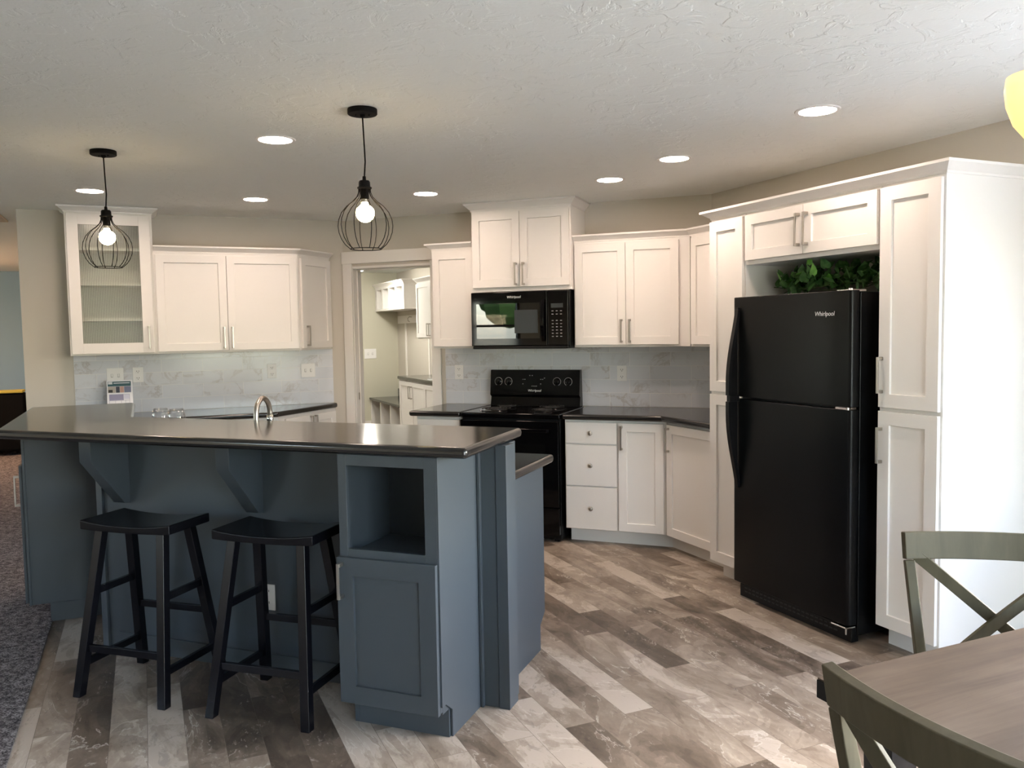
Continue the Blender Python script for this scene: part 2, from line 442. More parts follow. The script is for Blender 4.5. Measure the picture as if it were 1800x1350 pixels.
for i, (ax, pos, a0, a1, z0, z1) in enumerate(WIN):
    w_ = a1 - a0
    e = bpy.data.objects.new('window_%d' % (i+1), None); COL.objects.link(e); e['kind'] = 'structure'
    sg = 1 if pos > 0 else -1
    if ax == 'u': e.location = UV(pos + sg*T/2, (a0+a1)/2, z0); e.rotation_euler = (0, 0, PI/4 + PI/2)
    else: e.location = UV((a0+a1)/2, pos - T/2, z0); e.rotation_euler = (0, 0, PI/4)
    h = z1 - z0; f = .045; mb = MB()
    mb.box(-w_/2, w_/2, -.04, .04, 0, f); mb.box(-w_/2, w_/2, -.04, .04, h-f, h)
    mb.box(-w_/2, -w_/2+f, -.04, .04, f, h-f); mb.box(w_/2-f, w_/2, -.04, .04, f, h-f)
    if z0 < .3: mb.box(-.035, .035, -.03, .03, f, h-f)
    else: mb.box(-w_/2+f, w_/2-f, -.03, .03, h*.5-.02, h*.5+.02)
    mb.build('window_frame', SATIN_BLACK if i == 0 else TRIM, e, bevel=.003)
    g = MB(); g.box(-w_/2+.02, w_/2-.02, -.003, .003, .02, h-.02); g.build('window_pane', PANE, e)
    pl = bpy.data.lights.new('portal', 'AREA'); pl.shape = 'RECTANGLE'; pl.size = w_; pl.size_y = h
    pl.cycles.is_portal = True
    po = bpy.data.objects.new('window_portal', pl); COL.objects.link(po)
    c = UV(pos + sg*(T + .02), (a0+a1)/2, (z0+z1)/2) if ax == 'u' else UV((a0+a1)/2, pos - T - .02, (z0+z1)/2)
    n_ = UV(-sg, 0) if ax == 'u' else UV(0, 1)
    po.location = c; po.rotation_euler = Vector(n_).to_track_quat('-Z', 'Y').to_euler()
# outside: lawn and a line of trees seen only through the windows and in the microwave's door
def m_grass():
    m = mat('lawn_grass', (.12, .2, .04), .9, 0, .1); n = N(m); v = n.coords()
    n.color(n.ramp(n.noise(v, .35, 6, .6), [(.35, (.10, .13, .055)), (.5, (.19, .20, .11)), (.65, (.33, .31, .23))])); return m
mb = MB(); mb.box(-70, 60, -60, 60, -.62, -.5); struct('ground_lawn', mb, m_grass())
mb = MB(); mb.box(-4.5, 9.0, -9.5, V0-T-.005, -.5, -.12); struct('ground_bounce_slab', mb, painted('pale_concrete', (.55, .53, .50), .9), rotz=PI/4)  # unseen pale slab, added to bounce sunlight through the near opening onto the ceiling
mb = MB(); mb.box(U1+T+.005, 9.0, V0-T, 6, -.5, -.12); struct('ground_side_bounce_slab', mb, bpy.data.materials['pale_concrete'], rotz=PI/4)  # same unseen bounce slab, outside the added right window
mb = MB()
random.seed(3)
LEAF_OUT = mat('tree_foliage', (.035, .075, .02), .9, 0, .1)
BARK = mat('tree_bark', (.08, .06, .045), .9)
def tree(x, y, h, r, lab):
    t = thing('tree', lab, 'tree', (x, y, -.5))
    k = MB(); k.tube([(0, 0, 0), (.1, 0, h*.3), (0, .1, h*.6)], [.22, .17, .1], 8); k.build('trunk', BARK, t)
    k = MB()
    for i in range(26):
        a = random.uniform(0, 2*PI); q = random.uniform(0, r*.75); zz = random.uniform(h*.35, h*.95); rr = random.uniform(.35, .55)*r
        pr = [(max(.01, math.sin(PI*j/6)*rr*random.uniform(.8, 1.15)), -math.cos(PI*j/6)*rr*.8) for j in range(7)]
        k.lathe(pr, 8, (q*math.cos(a), q*math.sin(a), zz))
    k.build('crown', LEAF_OUT, t)
for i in range(9):
    p = UV(-30 - 3*(i % 3), -16 + i*5.5); tree(p.x, p.y, random.uniform(5, 8), random.uniform(2, 3), 'green tree at the far side of the lawn')
    bpy.data.objects['tree' + ('' if i == 0 else '.%03d' % i)]['group'] = 'trees beyond the lawn'

# ---- trim: casing round the laundry doorway, baseboards
mb = MB(); yc = 6.13
mb.box(-3.888, -3.800, yc-.018, yc, 0, 2.085)
mb.box(-3.062, -2.98, yc-.018, yc, 0, 2.085)
mb.box(-3.892, -2.97, yc-.024, yc, 2.085, 2.185)
mb.box(-3.817, -3.795, yc, yc+.13, 0, 2.065); mb.box(-3.067, -3.045, yc, yc+.13, 0, 2.065); mb.box(-3.795, -3.067, yc, yc+.13, 2.043, 2.065)
mb.box(-3.795, -3.782, yc+.055, yc+.075, 0, 2.043); mb.box(-3.795, -3.067, yc+.055, yc+.075, 2.03, 2.043)
struct('trim_1', mb, TRIM, .003)
mb = MB(); mb.box(-3.7955, -3.7935, 6.165, 6.19, .93, .99)
mb.build('strike_plate', NICKEL, None, label='small metal latch plate on the left jamb of the laundry doorway', cat='latch plate')
mb = MB(); mb.box(-.75-.06, 1.3, 7.073, 7.085, 0, .09); struct('baseboard_sink', mb, TRIM, .002, rotz=PI/4)
mb = MB(); mb.box(-.62, 3.7, VL-.014, VL, 0, .10); struct('baseboard_laundry', mb, TRIM, .002, rotz=PI/4)
mb = MB(); mb.box(U0, -.76, V1-.014, V1, .008, .10); struct('baseboard_far', mb, TRIM, .002, rotz=PI/4)

# ------------------------------------------------------------------ cabinet kit (local x along the front, y into the wall, front of carcass y = 0)
DT = .020
def shaker(parent, x0, x1, z0, z1, m, M=None, stile=.058, name='door', flat=False, y=0.0):
    mb = MB(); g = .0016
    x0 += g; x1 -= g; z0 += g; z1 -= g; f, bk, rc = y - DT, y - .001, y - DT + .0115
    if flat: mb.box(x0, x1, f, bk, z0, z1, M)
    else:
        s = stile
        vs = [(x0, f, z0), (x1, f, z0), (x1, f, z1), (x0, f, z1), (x0+s, f, z0+s), (x1-s, f, z0+s), (x1-s, f, z1-s), (x0+s, f, z1-s),
              (x0+s, rc, z0+s), (x1-s, rc, z0+s), (x1-s, rc, z1-s), (x0+s, rc, z1-s), (x0, bk, z0), (x1, bk, z0), (x1, bk, z1), (x0, bk, z1)]
        fs = [(0, 1, 5, 4), (1, 2, 6, 5), (2, 3, 7, 6), (3, 0, 4, 7), (4, 5, 9, 8), (5, 6, 10, 9), (6, 7, 11, 10), (7, 4, 8, 11), (8, 9, 10, 11),
              (0, 12, 13, 1), (1, 13, 14, 2), (2, 14, 15, 3), (3, 15, 12, 0), (12, 15, 14, 13)]
        mb.add(vs, fs, M)
    return mb.build(name, m, parent, bevel=.0012, seg=1)
def bar_pull(parent, x, z, M=None, L=.165, horiz=False, y=0.0):
    mb = MB(); f = y - DT; so = .032; w_ = .011
    mb.box(x-w_/2, x+w_/2, f-so, f-so+.008, z-L/2, z+L/2, M)
    for zz in (z-L/2, z+L/2-.014): mb.box(x-w_/2-.002, x+w_/2+.002, f-so+.004, f, zz, zz+.014, M)
    return mb.build('handle', NICKEL, parent, bevel=.0012, seg=1)
def knob(parent, x, z, M=None):
    f = -DT; mb = MB()
    Mx = Matrix.Translation((x, f, z)) @ Matrix.Rotation(PI/2, 4, 'X')
    if M is not None: Mx = M @ Mx
    mb.lathe([(.006, 0), (.006, .012), (.0145, .016), (.016, .022), (.013, .027), (.004, .029)], 20, M=Mx)
    return sm(mb.build('knob', NICKEL, parent), 50)
def crown_prof(z, h=.062, o=.045, inn=-.01):
    return [(inn, z), (0.004, z), (.006, z+.010), (o-.004, z+h-.012), (o, z+h-.012), (o, z+h), (inn, z+h)]
def carcass(parent, w_, d, z0, z1, m=WHITE, toe=0.0, name='body', toe_x0=0, toe_x1=None):
    mb = MB()
    if toe:
        mb.box(0, w_, 0, d, toe, z1); body = mb.build(name, m, parent, bevel=.0012, seg=1)
        k = MB(); k.box(0 + toe_x0, w_ if toe_x1 is None else toe_x1, .075, d, 0, toe); k.build('toe_kick', m, parent)
        return body
    mb.box(0, w_, 0, d, z0, z1); return mb.build(name, m, parent, bevel=.0012, seg=1)
def unit(k, s, t, z, label, cat='cabinet', name='wall_cabinet', group=None):
    return thing(name, label, cat, P(k, s, t, z), ANG[k], group)

# ---- wall A uppers
AW = 7.085
c = unit('A', -.48, 6.77, 1.37, 'tall white upper cabinet with a ribbed glass door and shelves')
W_, D_, Hh = .575, AW-6.77, 1.03
mb = MB(); t_ = .018
mb.box(0, t_, 0, D_, 0, Hh); mb.box(W_-t_, W_, 0, D_, 0, Hh); mb.box(t_, W_-t_, 0, D_, 0, t_); mb.box(t_, W_-t_, 0, D_, Hh-t_, Hh); mb.box(t_, W_-t_, D_-.008, D_, t_, Hh-t_)
mb.box(t_, .045, 0, .018, t_, Hh-t_); mb.box(W_-.045, W_-t_, 0, .018, t_, Hh-t_); mb.box(.045, W_-.045, 0, .018, Hh-.045, Hh-t_); mb.box(.045, W_-.045, 0, .018, t_, .04)
mb.build('body', WHITE_IN, c, bevel=.001, seg=1)
for zz in (.26, .52, .775):
    k = MB(); k.box(t_, W_-t_, .03, D_-.01, zz-.011, zz+.011); k.build('shelf', WHITE_IN, c)
mb = MB(); s_ = .075; x0, x1, z0, z1 = .012, W_-.016, .012, Hh-.012
for bx in ((x0, x0+s_, z0, z1), (x1-s_, x1, z0, z1), (x0+s_, x1-s_, z0, z0+s_), (x0+s_, x1-s_, z1-s_, z1)): mb.box(bx[0], bx[1], -DT, -.001, bx[2], bx[3])
dr = mb.build('door', WHITE, c, bevel=.0012, seg=1)
k = MB(); k.box(x0+s_-.004, x1-s_+.004, -.012, -.008, z0+s_-.004, z1-s_+.004); k.build('glass_pane', REEDED, dr)
bar_pull(dr, x1-.032, .125)
k = MB(); k.sweep([(0, D_), (0, 0), (W_, 0), (W_, D_)], crown_prof(Hh, .047, .045)); k.build('crown_molding', WHITE, c)

def double_upper(k, s, t, w_, d, z0, h, label, mid=None, dz0=.015, dz1=None, hz=.10, handles=True, stile=.058, crown=None, crown_h=.05, left=0.0, right=0.0, dtop=None):
    c = unit(k, s, t, z0, label); carcass(c, w_, d, 0, h)
    top = h - .015 if dtop is None else dtop
    mid = w_/2 if mid is None else mid
    for (a, b, hx) in ((.01+left, mid, mid-.03), (mid, w_-.01-right, mid+.03)):
        dd = shaker(c, a, b, dz0, top, WHITE, stile=stile)
        if handles: bar_pull(dd, hx, dz0+hz)
    if crown:
        q = MB(); q.sweep(crown, crown_prof(h, crown_h, .045)); q.build('crown_molding', WHITE, c)
    return c
double_upper('A', .095, 6.77, 1.055, AW-6.77, 1.37, .755, 'wide white double door upper cabinet left of the angled end cabinet', mid=.512, dz0=.014)
# angled end cabinet: its door turns 45 degrees towards the doorway
c = unit('A', 1.15, 6.77, 1.37, 'narrow white upper cabinet with its door angled towards the laundry doorway')
e1 = AW - 6.77
mb = MB(); mb.prism([(0, 0), (e1, e1), (0, e1)], 0, .755); mb.build('body', WHITE, c, bevel=.001, seg=1)
M45 = Matrix.Rotation(PI/4, 4, 'Z')
dd = shaker(c, .02, e1*R2-.012, .014, .74, WHITE, M45); bar_pull(dd, .075, .115, M45)
q = thing('crown_molding', 'white crown strip over the cabinets on the sink side wall', 'crown molding', P('A', .095, 6.77, 2.125), ANG['A'])
k = MB(); k.sweep([(.001, 0), (1.055, 0), (1.055+e1, e1)], crown_prof(.0, .05, .045)); k.build('strip', WHITE, q)

# ---- wall A base run
GRP = None
def base_door_unit(k, s, t, w_, d, label, doors, name='base_cabinet', hz=.11, z1=.872):
    c = unit(k, s, t, 0, label, name=name); carcass(c, w_, d, 0, z1, toe=.10)
    for (a, b, side) in doors:
        dd = shaker(c, a, b, .105, z1-.02, WHITE)
        x = a+.03 if side == 'L' else b-.03
        if side: bar_pull(dd, x, z1-.02-hz)
    return c
base_door_unit('A', -.48, 6.50, .60, AW-6.50, 'white base cabinet under the brochure against the sink side wall', [(.01, .30, 'R'), (.30, .59, 'L')])
base_door_unit('A', .12, 6.50, .80, AW-6.50, 'white base cabinet between the brochure and the angled base cabinet', [(.01, .40, 'R'), (.40, .79, 'L')])
c = unit('A', .92, 6.50, 0, 'white base cabinet with two doors angled towards the laundry doorway', name='base_cabinet')
e2 = AW-6.50-.03
mb = MB(); mb.prism([(0, 0), (e2, e2), (e2, e2+.03), (0, e2+.03)], .10, .872); mb.build('body', WHITE, c, bevel=.001, seg=1)
k = MB(); k.prism([(0, .075), (e2-.08, e2), (0, e2)], 0, .10); k.build('toe_kick', WHITE, c)
Lc = e2*R2
dd = shaker(c, .07, Lc/2+.03, .105, .85, WHITE, M45); bar_pull(dd, Lc/2, .76, M45)
dd = shaker(c, Lc/2+.03, Lc-.02, .105, .85, WHITE, M45); bar_pull(dd, Lc/2+.06, .76, M45)
def counter(name, poly, z0, z1, label, cat='countertop', bevel=.016, m=COUNTER, nose=None):
    mb = MB(); mb.prism(poly, z0, z1); return mb.build(name, m, None, bevel=bevel, seg=3, label=label, cat=cat)
pts = [P('A', *q) for q in ((-.49, AW), (-.49, 6.45), (.915, 6.45), (1.49, 7.025), (1.49, AW))]
counter('countertop', [(p.x, p.y) for p in pts], .874, .914, 'black countertop along the sink side wall under the glass door cabinet')

# ---- backsplashes
mb = MB(); mb.box(0, 1.955, -.009, 0, 0, .454)
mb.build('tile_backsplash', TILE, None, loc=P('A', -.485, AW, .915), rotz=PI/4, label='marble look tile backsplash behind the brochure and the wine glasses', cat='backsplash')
mb = MB(); mb.box(0, 2.942-.813, -.009, 0, 0, .454)
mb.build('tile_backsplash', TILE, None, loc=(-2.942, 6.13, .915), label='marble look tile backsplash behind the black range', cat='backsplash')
mb = MB(); mb.box(.004, .86, -.009, 0, 0, .454)
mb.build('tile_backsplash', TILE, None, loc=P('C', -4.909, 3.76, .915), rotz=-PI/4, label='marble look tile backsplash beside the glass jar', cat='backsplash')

# ---- wall B uppers
def single_upper(s, w_, label, t=5.82):
    c = unit('B', s, t, 1.37, label); carcass(c, w_, 6.13-t, 0, .755)
    shaker(c, .008, w_-.006, .014, .74, WHITE)
    q = MB(); q.sweep([(0, 6.13-t), (0, 0), (w_-.002, 0)], crown_prof(.755, .05, .045)); q.build('crown_molding', WHITE, c); return c
single_upper(-2.895, .355, 'narrow white upper cabinet between the laundry doorway and the microwave')
double_upper('B', -2.535, 5.77, .78, .36, 1.79, .60, 'short white double door cabinet above the microwave reaching the ceiling', dz0=.03, hz=.095, crown=[(0, .36), (0, 0), (.78, 0), (.78, .36)], crown_h=.058)
double_upper('B', -1.753, 5.82, .835, .31, 1.37, .755, 'white double door upper cabinet right of the microwave', mid=.385, right=.065)
# corner upper on wall C
cx = 3.447
c = unit('C', -4.755, cx + .012, 1.37, 'white corner upper cabinet partly hidden by the tall pantry', name='wall_cabinet')
mb = MB(); mb.prism([(.012, 0), (.725, 0), (.725, 3.755-cx-.012), (.012, 3.755-cx-.012)], 0, .755); mb.build('body', WHITE, c, bevel=.001, seg=1)
shaker(c, .03, .52, .014, .74, WHITE)
q = thing('crown_molding', 'white crown strip running from above the range side cabinets into the corner', 'crown molding', (-1.753, 5.82, 2.125))
k = MB(); j = P('C', -4.04, cx+.012); k.sweep([(0.001, 0), (.8335, 0), (j.x+1.753, j.y-5.82)], crown_prof(0, .05, .045)); k.build('strip', WHITE, q)

# ---- wall B base run
base_door_unit('B', -2.915, 5.55, .375, .58, 'narrow white base cabinet left of the range', [(.01, .365, None)])
c = unit('B', -1.75, 5.55, 0, 'white three drawer base cabinet right of the range', name='base_cabinet'); carcass(c, .38, .58, 0, .872, toe=.10, toe_x0=.015)
for (z0, z1) in ((.707, .858), (.412, .700), (.105, .405)):
    d = shaker(c, .008, .376, z0, z1, WHITE, name='drawer', flat=True); knob(d, .192, (z0+z1)/2)
c = unit('B', -1.37, 5.55, 0, 'narrow white base cabinet with a tall handle between drawers and corner', name='base_cabinet'); carcass(c, .335, .58, 0, .872, toe=.10, toe_x1=.368)
dd = shaker(c, .005, .318, .105, .858, WHITE); bar_pull(dd, .03, .775-.02)
cb = 3.19
xj = R2*cb - 5.55
sj = (xj - 5.55)/R2
c = unit('C', sj, cb, 0, 'white corner base cabinet angled between the narrow cabinet and the pantry', name='base_cabinet')
L_ = -4.03 - sj
mb = MB(); mb.prism([(.012, 0), (L_, 0), (L_, .565), (.012, .565)], .10, .872); mb.build('body', WHITE, c, bevel=.001, seg=1)
k = MB(); k.prism([(-.03, .075), (L_, .075), (L_, .5), (-.03, .5)], 0, .10); k.build('toe_kick', WHITE, c)
dd = shaker(c, .03, L_-.03, .105, .858, WHITE); bar_pull(dd, .058, .755)
tc = 3.135
pts = [(-1.757, 6.128), (-1.757, 5.495), (R2*tc-5.495, 5.495), tuple(P('C', -4.028, tc).xy), tuple(P('C', -4.028, 3.758).xy), (-.815, 6.128)]
counter('countertop', pts, .874, .914, 'black corner countertop right of the range running to the tall pantry')
counter('countertop', [(-2.957, 6.128), (-2.957, 5.495), (-2.537, 5.495), (-2.537, 6.128)], .874, .914, 'short piece of black countertop left of the range')

# ---- wall C: pantries, over-fridge cabinet
TF = 3.08
def pantry(s, w_, label, hside):
    c = unit('C', s, TF, 0, label, cat='cabinet', name='pantry_cabinet')
    mb = MB(); mb.box(0, w_, 0, 3.755-TF, .10, 2.125); mb.build('body', WHITE, c, bevel=.0012, seg=1)
    k = MB(); k.box(.015 if hside is None else .0, w_-.0, .075, 3.755-TF, 0, .10); k.build('toe_kick', WHITE, c)
    for (z0, z1, hz) in ((.108, 1.108, .95), (1.122, 2.112, 1.27)):
        d = shaker(c, .006, w_-.008, z0, z1, WHITE, stile=.062)
        if hside: bar_pull(d, .028, hz)
    return c
pantry(-4.025, .308, 'tall white pantry cabinet left of the refrigerator', None)
pr = pantry(-2.79, .330, 'tall white pantry cabinet right of the refrigerator with the daylit end panel', 'L')
c = unit('C', -3.715, TF, 1.84, 'white double door cabinet above the refrigerator', name='wall_cabinet'); carcass(c, .923, .62, 0, .285)
for (a, b, hx) in ((.008, .452, .425), (.452, .915, .482)):
    d = shaker(c, a, b, .022, .272, WHITE, stile=.055); bar_pull(d, hx, .145)
q = thing('crown_molding', 'white crown strip along the top of the pantries and refrigerator cabinet', 'crown molding', P('C', -4.025, TF, 2.125), ANG['C'])
k = MB(); k.sweep([(0, .62), (0, 0), (1.565, 0), (1.565, .66)], crown_prof(0, .05, .05)); k.build('strip', WHITE, q)
k = MB(); k.box(-3.715, -2.792, 3.745, 3.758, 0, 2.1); 

# ------------------------------------------------------------------ refrigerator
fr = thing('refrigerator', 'black top freezer refrigerator between the two tall white pantries', 'refrigerator', P('C', -3.697, 2.97), ANG['C'])
FW = .838; FH = 1.66
mb = MB(); mb.box(.006, FW-.002, .062, .74, .03, FH-.008); mb.build('body', FRIDGE, fr, bevel=.006)
def slab(name, z0, z1):
    mb = MB(); poly = [(0, .055), (0, .022)] + [(.02-.02*math.cos(a), .022-.02*math.sin(a)) for a in (PI/6, PI/3, PI/2)]
    poly += [(FW*.25, -.004), (FW*.5, -.007), (FW*.75, -.004)]
    poly += [(FW-.02+.02*math.sin(a), .022-.02*math.cos(a)) for a in (0, PI/6, PI/3)] + [(FW, .022), (FW, .055)]
    mb.prism(poly, z0, z1); o = mb.build(name, FRIDGE, fr, bevel=.004); return o
dfz = slab('freezer_door', 1.118, FH)
drf = slab('refrigerator_door', .085, 1.106)
def fridge_handle(z0, z1, parent, up):
    pts = []; n_ = 14
    for i in range(n_+1):
        q = i/n_; z = z0 + (z1-z0)*q
        e = q if up else 1-q      # 0 at the flush end, 1 near the split
        y = -.006 - .062*math.sin(min(1, e*1.15)*PI/2)**1.3
        pts.append((.052, y, z))
    mb = MB(); mb.bar(pts, (1, 0, 0), .026, .020)
    web = [(-.004, p[2]) for p in pts] + [(p[1]+.004, p[2]) for p in pts[::-1]]
    mb.prism(web, .041, .047, 'x')
    zz = pts[0][2] if not up else pts[-1][2]
    mb.box(.039, .065, -.070, -.004, (zz-.018 if up else zz), (zz if up else zz+.018))
    zz = pts[-1][2] if not up else pts[0][2]
    mb.box(.041, .063, -.014, .0, zz-.012, zz+.012)
    return mb.build('handle', SATIN_BLACK, parent, bevel=.004)
fridge_handle(1.59, 1.128, dfz, True)
fridge_handle(1.094, .63, drf, False)
# orient: top handle departs from the door at its top; the lower one mirrors it
mb = MB(); mb.box(.03, FW-.008, .03, .075, .0, .07)
gr = mb.build('kick_grille', SATIN_BLACK, fr, bevel=.003)
mb = MB()
for i in range(22): mb.box(.07+i*.031, .07+i*.031+.022, .0285, .0305, .03, .037); mb.box(.07+i*.031, .07+i*.031+.022, .0285, .0305, .05, .057)
mb.build('vent_slots', SLOT, gr)
mb = MB(); mb.box(FW-.085, FW-.01, -.006, .05, 1.107, 1.117); mb.lathe([(.009, 0), (.009, .012)], 14, (FW-.012, -.002, 1.106)); mb.build('hinge', NICKEL_BACK, fr, bevel=.001, label='chrome middle hinge')
mb = MB(); mb.box(FW-.10, FW-.005, .012, .10, FH-.006, FH+.004); mb.lathe([(.012, 0), (.010, .014)], 14, (FW-.03, .03, FH-.004)); mb.build('hinge', NICKEL_BACK, fr, bevel=.001, label='chrome top hinge')
mb = MB(); mb.box(FW-.10, FW-.004, -.006, .05, .072, .079); mb.box(FW-.012, FW-.004, -.006, .0, .045, .079); mb.build('hinge', NICKEL_BACK, fr, bevel=.001, label='chrome bottom hinge')
text_mesh('logo', 'Whirlpool', .030, LOGO, dfz, Matrix.Translation((FW-.155, -.0075, 1.545)) @ FRONT, italic=.15)

# ivy on top of the refrigerator
def m_leaf(name, a, b):
    m = mat(name, a, .45, 0, .4); n = N(m); v = n.coords()
    n.color(n.ramp(n.noise(v, 30, 3), [(.35, a), (.65, b)])); return m
LEAF = m_leaf('dark_ivy_leaf', (.035, .11, .03), (.12, .26, .08)); LEAF2 = m_leaf('bright_ivy_leaf', (.09, .30, .03), (.16, .42, .06)); VINE = mat('ivy_stem', (.05, .09, .02), .7)
ivy = thing('ivy_garland', 'trailing green ivy garland lying on top of the refrigerator', 'plant', P('C', -3.68, 3.25, FH), ANG['C'])
random.seed(11)
def leaf(mb, c, size, yaw, pitch, roll):
    M = Matrix.Translation(c) @ Matrix.Rotation(yaw, 4, 'Z') @ Matrix.Rotation(pitch, 4, 'X') @ Matrix.Rotation(roll, 4, 'Y')
    out_ = [(0, .0), (.28, -.14), (.52, .05), (.52, .35), (.30, .70), (0, 1.05), (-.30, .70), (-.52, .35), (-.52, .05), (-.28, -.14)]
    vs = [(0, .45*size, -.06*size)] + [(x*size*.85, y*size, (abs(x)*.22 - .10*y*y)*size) for x, y in out_]
    fs = [(0, i, i+1) for i in range(1, 10)] + [(0, 10, 1)]
    mb.add(vs, fs, M)
m1, m2, mv = MB(), MB(), MB()
for i in range(210):
    x = random.uniform(.02, .80); y = random.uniform(-.04, .14); z = .045 + abs(random.gauss(0, .055)); z = min(z, .135)
    if x < .08: z = min(z, .07)
    leaf(m2 if random.random() < .07 else m1, (x, y, z), random.uniform(.035, .062), random.uniform(-PI, PI), random.uniform(.5, 1.5)*random.choice((1, 1, -1)), random.uniform(-.5, .5))
leaf(m2, (.36, -.10, .155), .055, 2.9, 1.75, .1); leaf(m2, (.40, -.11, .10), .060, 3.2, 1.7, -.1); leaf(m2, (.12, -.07, .09), .05, 2.2, 1.3, .2)
for j in range(5):
    mv.tube([(.03 + .12*i + random.uniform(-.02, .02), random.uniform(-.03, .1), .02 + random.uniform(0, .07)) for i in range(7)], .0022, 6)
m1.build('foliage', LEAF, ivy, smooth=True, kind=None); m2.build('bright_leaves', LEAF2, ivy, smooth=True, label='bright green young leaves'); mv.build('vine_stems', VINE, ivy)

# ------------------------------------------------------------------ microwave
mw = thing('microwave', 'glossy black over the range microwave under the short white cabinet', 'microwave', (-2.528, 5.71, 1.365))
MWW, MH = .762, .422
mb = MB(); mb.box(.0, MWW, .045, .41, .012, MH); mb.build('body', SATIN_BLACK, mw, bevel=.004)
mb = MB(); mb.box(.02, MWW-.02, .02, .40, -.0, .014); mb.build('vent_base', SATIN_BLACK, mw, bevel=.002)
mb = MB(); mb.box(.002, .600, .006, .044, .022, MH-.002); d = mb.build('door', GLOSS_BLACK, mw, bevel=.006, seg=3)
k = MB(); k.box(.045, .545, .0035, .0065, .075, .335); k.build('window', BLACK_GLASS, d, bevel=.001)
k = MB(); k.box(.35, .530, .0015, .004, .115, .285); k.build('window_screen', GREY_PLASTIC, d)
pts = [(.574, .004 - .034*math.sin(PI*i/12)**.6, .055 + .30*i/12) for i in range(13)]
k = MB(); k.bar(pts, (1, 0, 0), .026, .014); k.build('handle', GLOSS_BLACK, d, bevel=.004)
mb = MB(); mb.box(.603, MWW-.002, .006, .044, .022, MH-.002); cp_ = mb.build('control_panel', GLOSS_BLACK, mw, bevel=.006, seg=3)
k = MB(); k.box(.632, .722, .004, .0065, .295, .325); k.build('display', GREY_PLASTIC, cp_)
k = MB()
for r in range(9):
    for q in range(3):
        if r == 6: continue
        k.box(.636+q*.032, .650+q*.032, .0045, .0062, .085+r*.023, .090+r*.023)
k.build('buttons', mat('button_print', (.25, .25, .26), .5), cp_)
mb = MB(); mb.box(0.01, MWW-.01, .008, .045, 0, .02); mb.build('bottom_lip', SATIN_BLACK, mw, bevel=.006, seg=3)
text_mesh('logo', 'Whirlpool', .026, LOGO, d, Matrix.Translation((.345, .005, .372)) @ FRONT, italic=.15)

# ------------------------------------------------------------------ range
rg = thing('range', 'black freestanding electric coil range under the microwave', 'stove', (-2.527, 5.47, 0))
RW = .758
mb = MB(); mb.box(.004, RW-.004, .045, .64, .02, .875); mb.build('body', SATIN_BLACK, rg, bevel=.003)
mb = MB(); mb.box(0, RW, .02, .64, .876, .912); mb.build('cooktop', GLOSS_BLACK, rg, bevel=.010, seg=3)
mb = MB(); mb.box(.006, RW-.006, .0, .046, .255, .862); d = mb.build('oven_door', GLOSS_BLACK, rg, bevel=.005)
k = MB(); k.box(.10, RW-.10, -.002, .001, .42, .70); k.build('oven_window', BLACK_GLASS, d)
k = MB(); k.bar([(.07, -.045, .80), (.38, -.05, .80), (RW-.07, -.045, .80)], (0, 0, 1), .026, .018)
k.box(.06, .085, -.05, .002, .787, .813); k.box(RW-.085, RW-.06, -.05, .002, .787, .813); k.build('handle', GLOSS_BLACK, d, bevel=.004)
mb = MB(); mb.box(.006, RW-.006, .004, .046, .055, .248); mb.build('storage_drawer', GLOSS_BLACK, rg, bevel=.005)
for x in (.03, RW-.06):
    k = MB(); k.box(x, x+.03, .06, .10, 0, .025); k.build('foot', SATIN_BLACK, rg)
mb = MB(); mb.prism([(.555, .912), (.575, .985), (.565, .99), (.55, 1.0), (.575, 1.195), (.625, 1.195), (.645, .912)], .015, RW-.012, 'x')
bgd = mb.build('backguard', GLOSS_BLACK, rg, bevel=.004, seg=2)
# slanted control face
ang = math.atan2(.025, .195)
MC = Matrix.Translation((0, .5505, 1.0)) @ Matrix.Rotation(-ang, 4, 'X')
for x in (.085, .168, .565, .655):
    k = MB(); Mx = MC @ Matrix.Translation((x, 0, .105)) @ Matrix.Rotation(PI/2, 4, 'X')
    k.lathe([(.026, 0), (.026, .004), (.020, .008), (.018, .024), (.015, .026)], 24, M=Mx)
    k.box(-.004, .004, -.021, .021, .018, .034, Mx); kn = sm(k.build('knob', GLOSS_BLACK, bgd))
    k = MB(); k.tube([(math.cos(a)*.031, math.sin(a)*.031, .0015) for a in [(-.35 + 1.7*i/20)*PI - .0 for i in range(0, 21)]], .0011, 5, M=Mx @ Matrix.Rotation(PI*.0, 4, 'Z'))
    k.build('dial_ring', WHITE_MARK, kn)
k = MB()
for (x, z) in ((.285, .12), (.30, .12), (.285, .085), (.34, .15), (.36, .15), (.43, .12), (.445, .12), (.46, .13), (.43, .085), (.36, .068), (.372, .068), (.384, .068), (.396, .068)):
    k.box(x, x+.008, -.001, .0006, z, z+.004, MC)
k.build('control_marks', mat('panel_print', (.35, .35, .36), .5), bgd)
text_mesh('logo', 'Whirlpool', .026, LOGO, bgd, MC @ Matrix.Translation((.385, -.001, .027)) @ FRONT, italic=.15)
for (x, y, r) in ((.19, .47, .075), (.19, .23, .098), (.56, .47, .098), (.56, .23, .075)):
    k = MB(); k.lathe([(r+.018, 0), (r+.02, .004), (r+.012, .005), (r*.6, .001), (.012, .001)], 32, (x, y, .912)); pan = sm(k.build('drip_pan', NICKEL_BACK, rg))
    k = MB(); sp = []
    for i in range(90):
        a = i/90*2*PI*3.6; q = .018 + (r-.018)*i/90; sp.append((x + q*math.cos(a), y + q*math.sin(a), .924))
    k.tube(sp, .0042, 6); k.build('coil', COIL, pan, smooth=True)

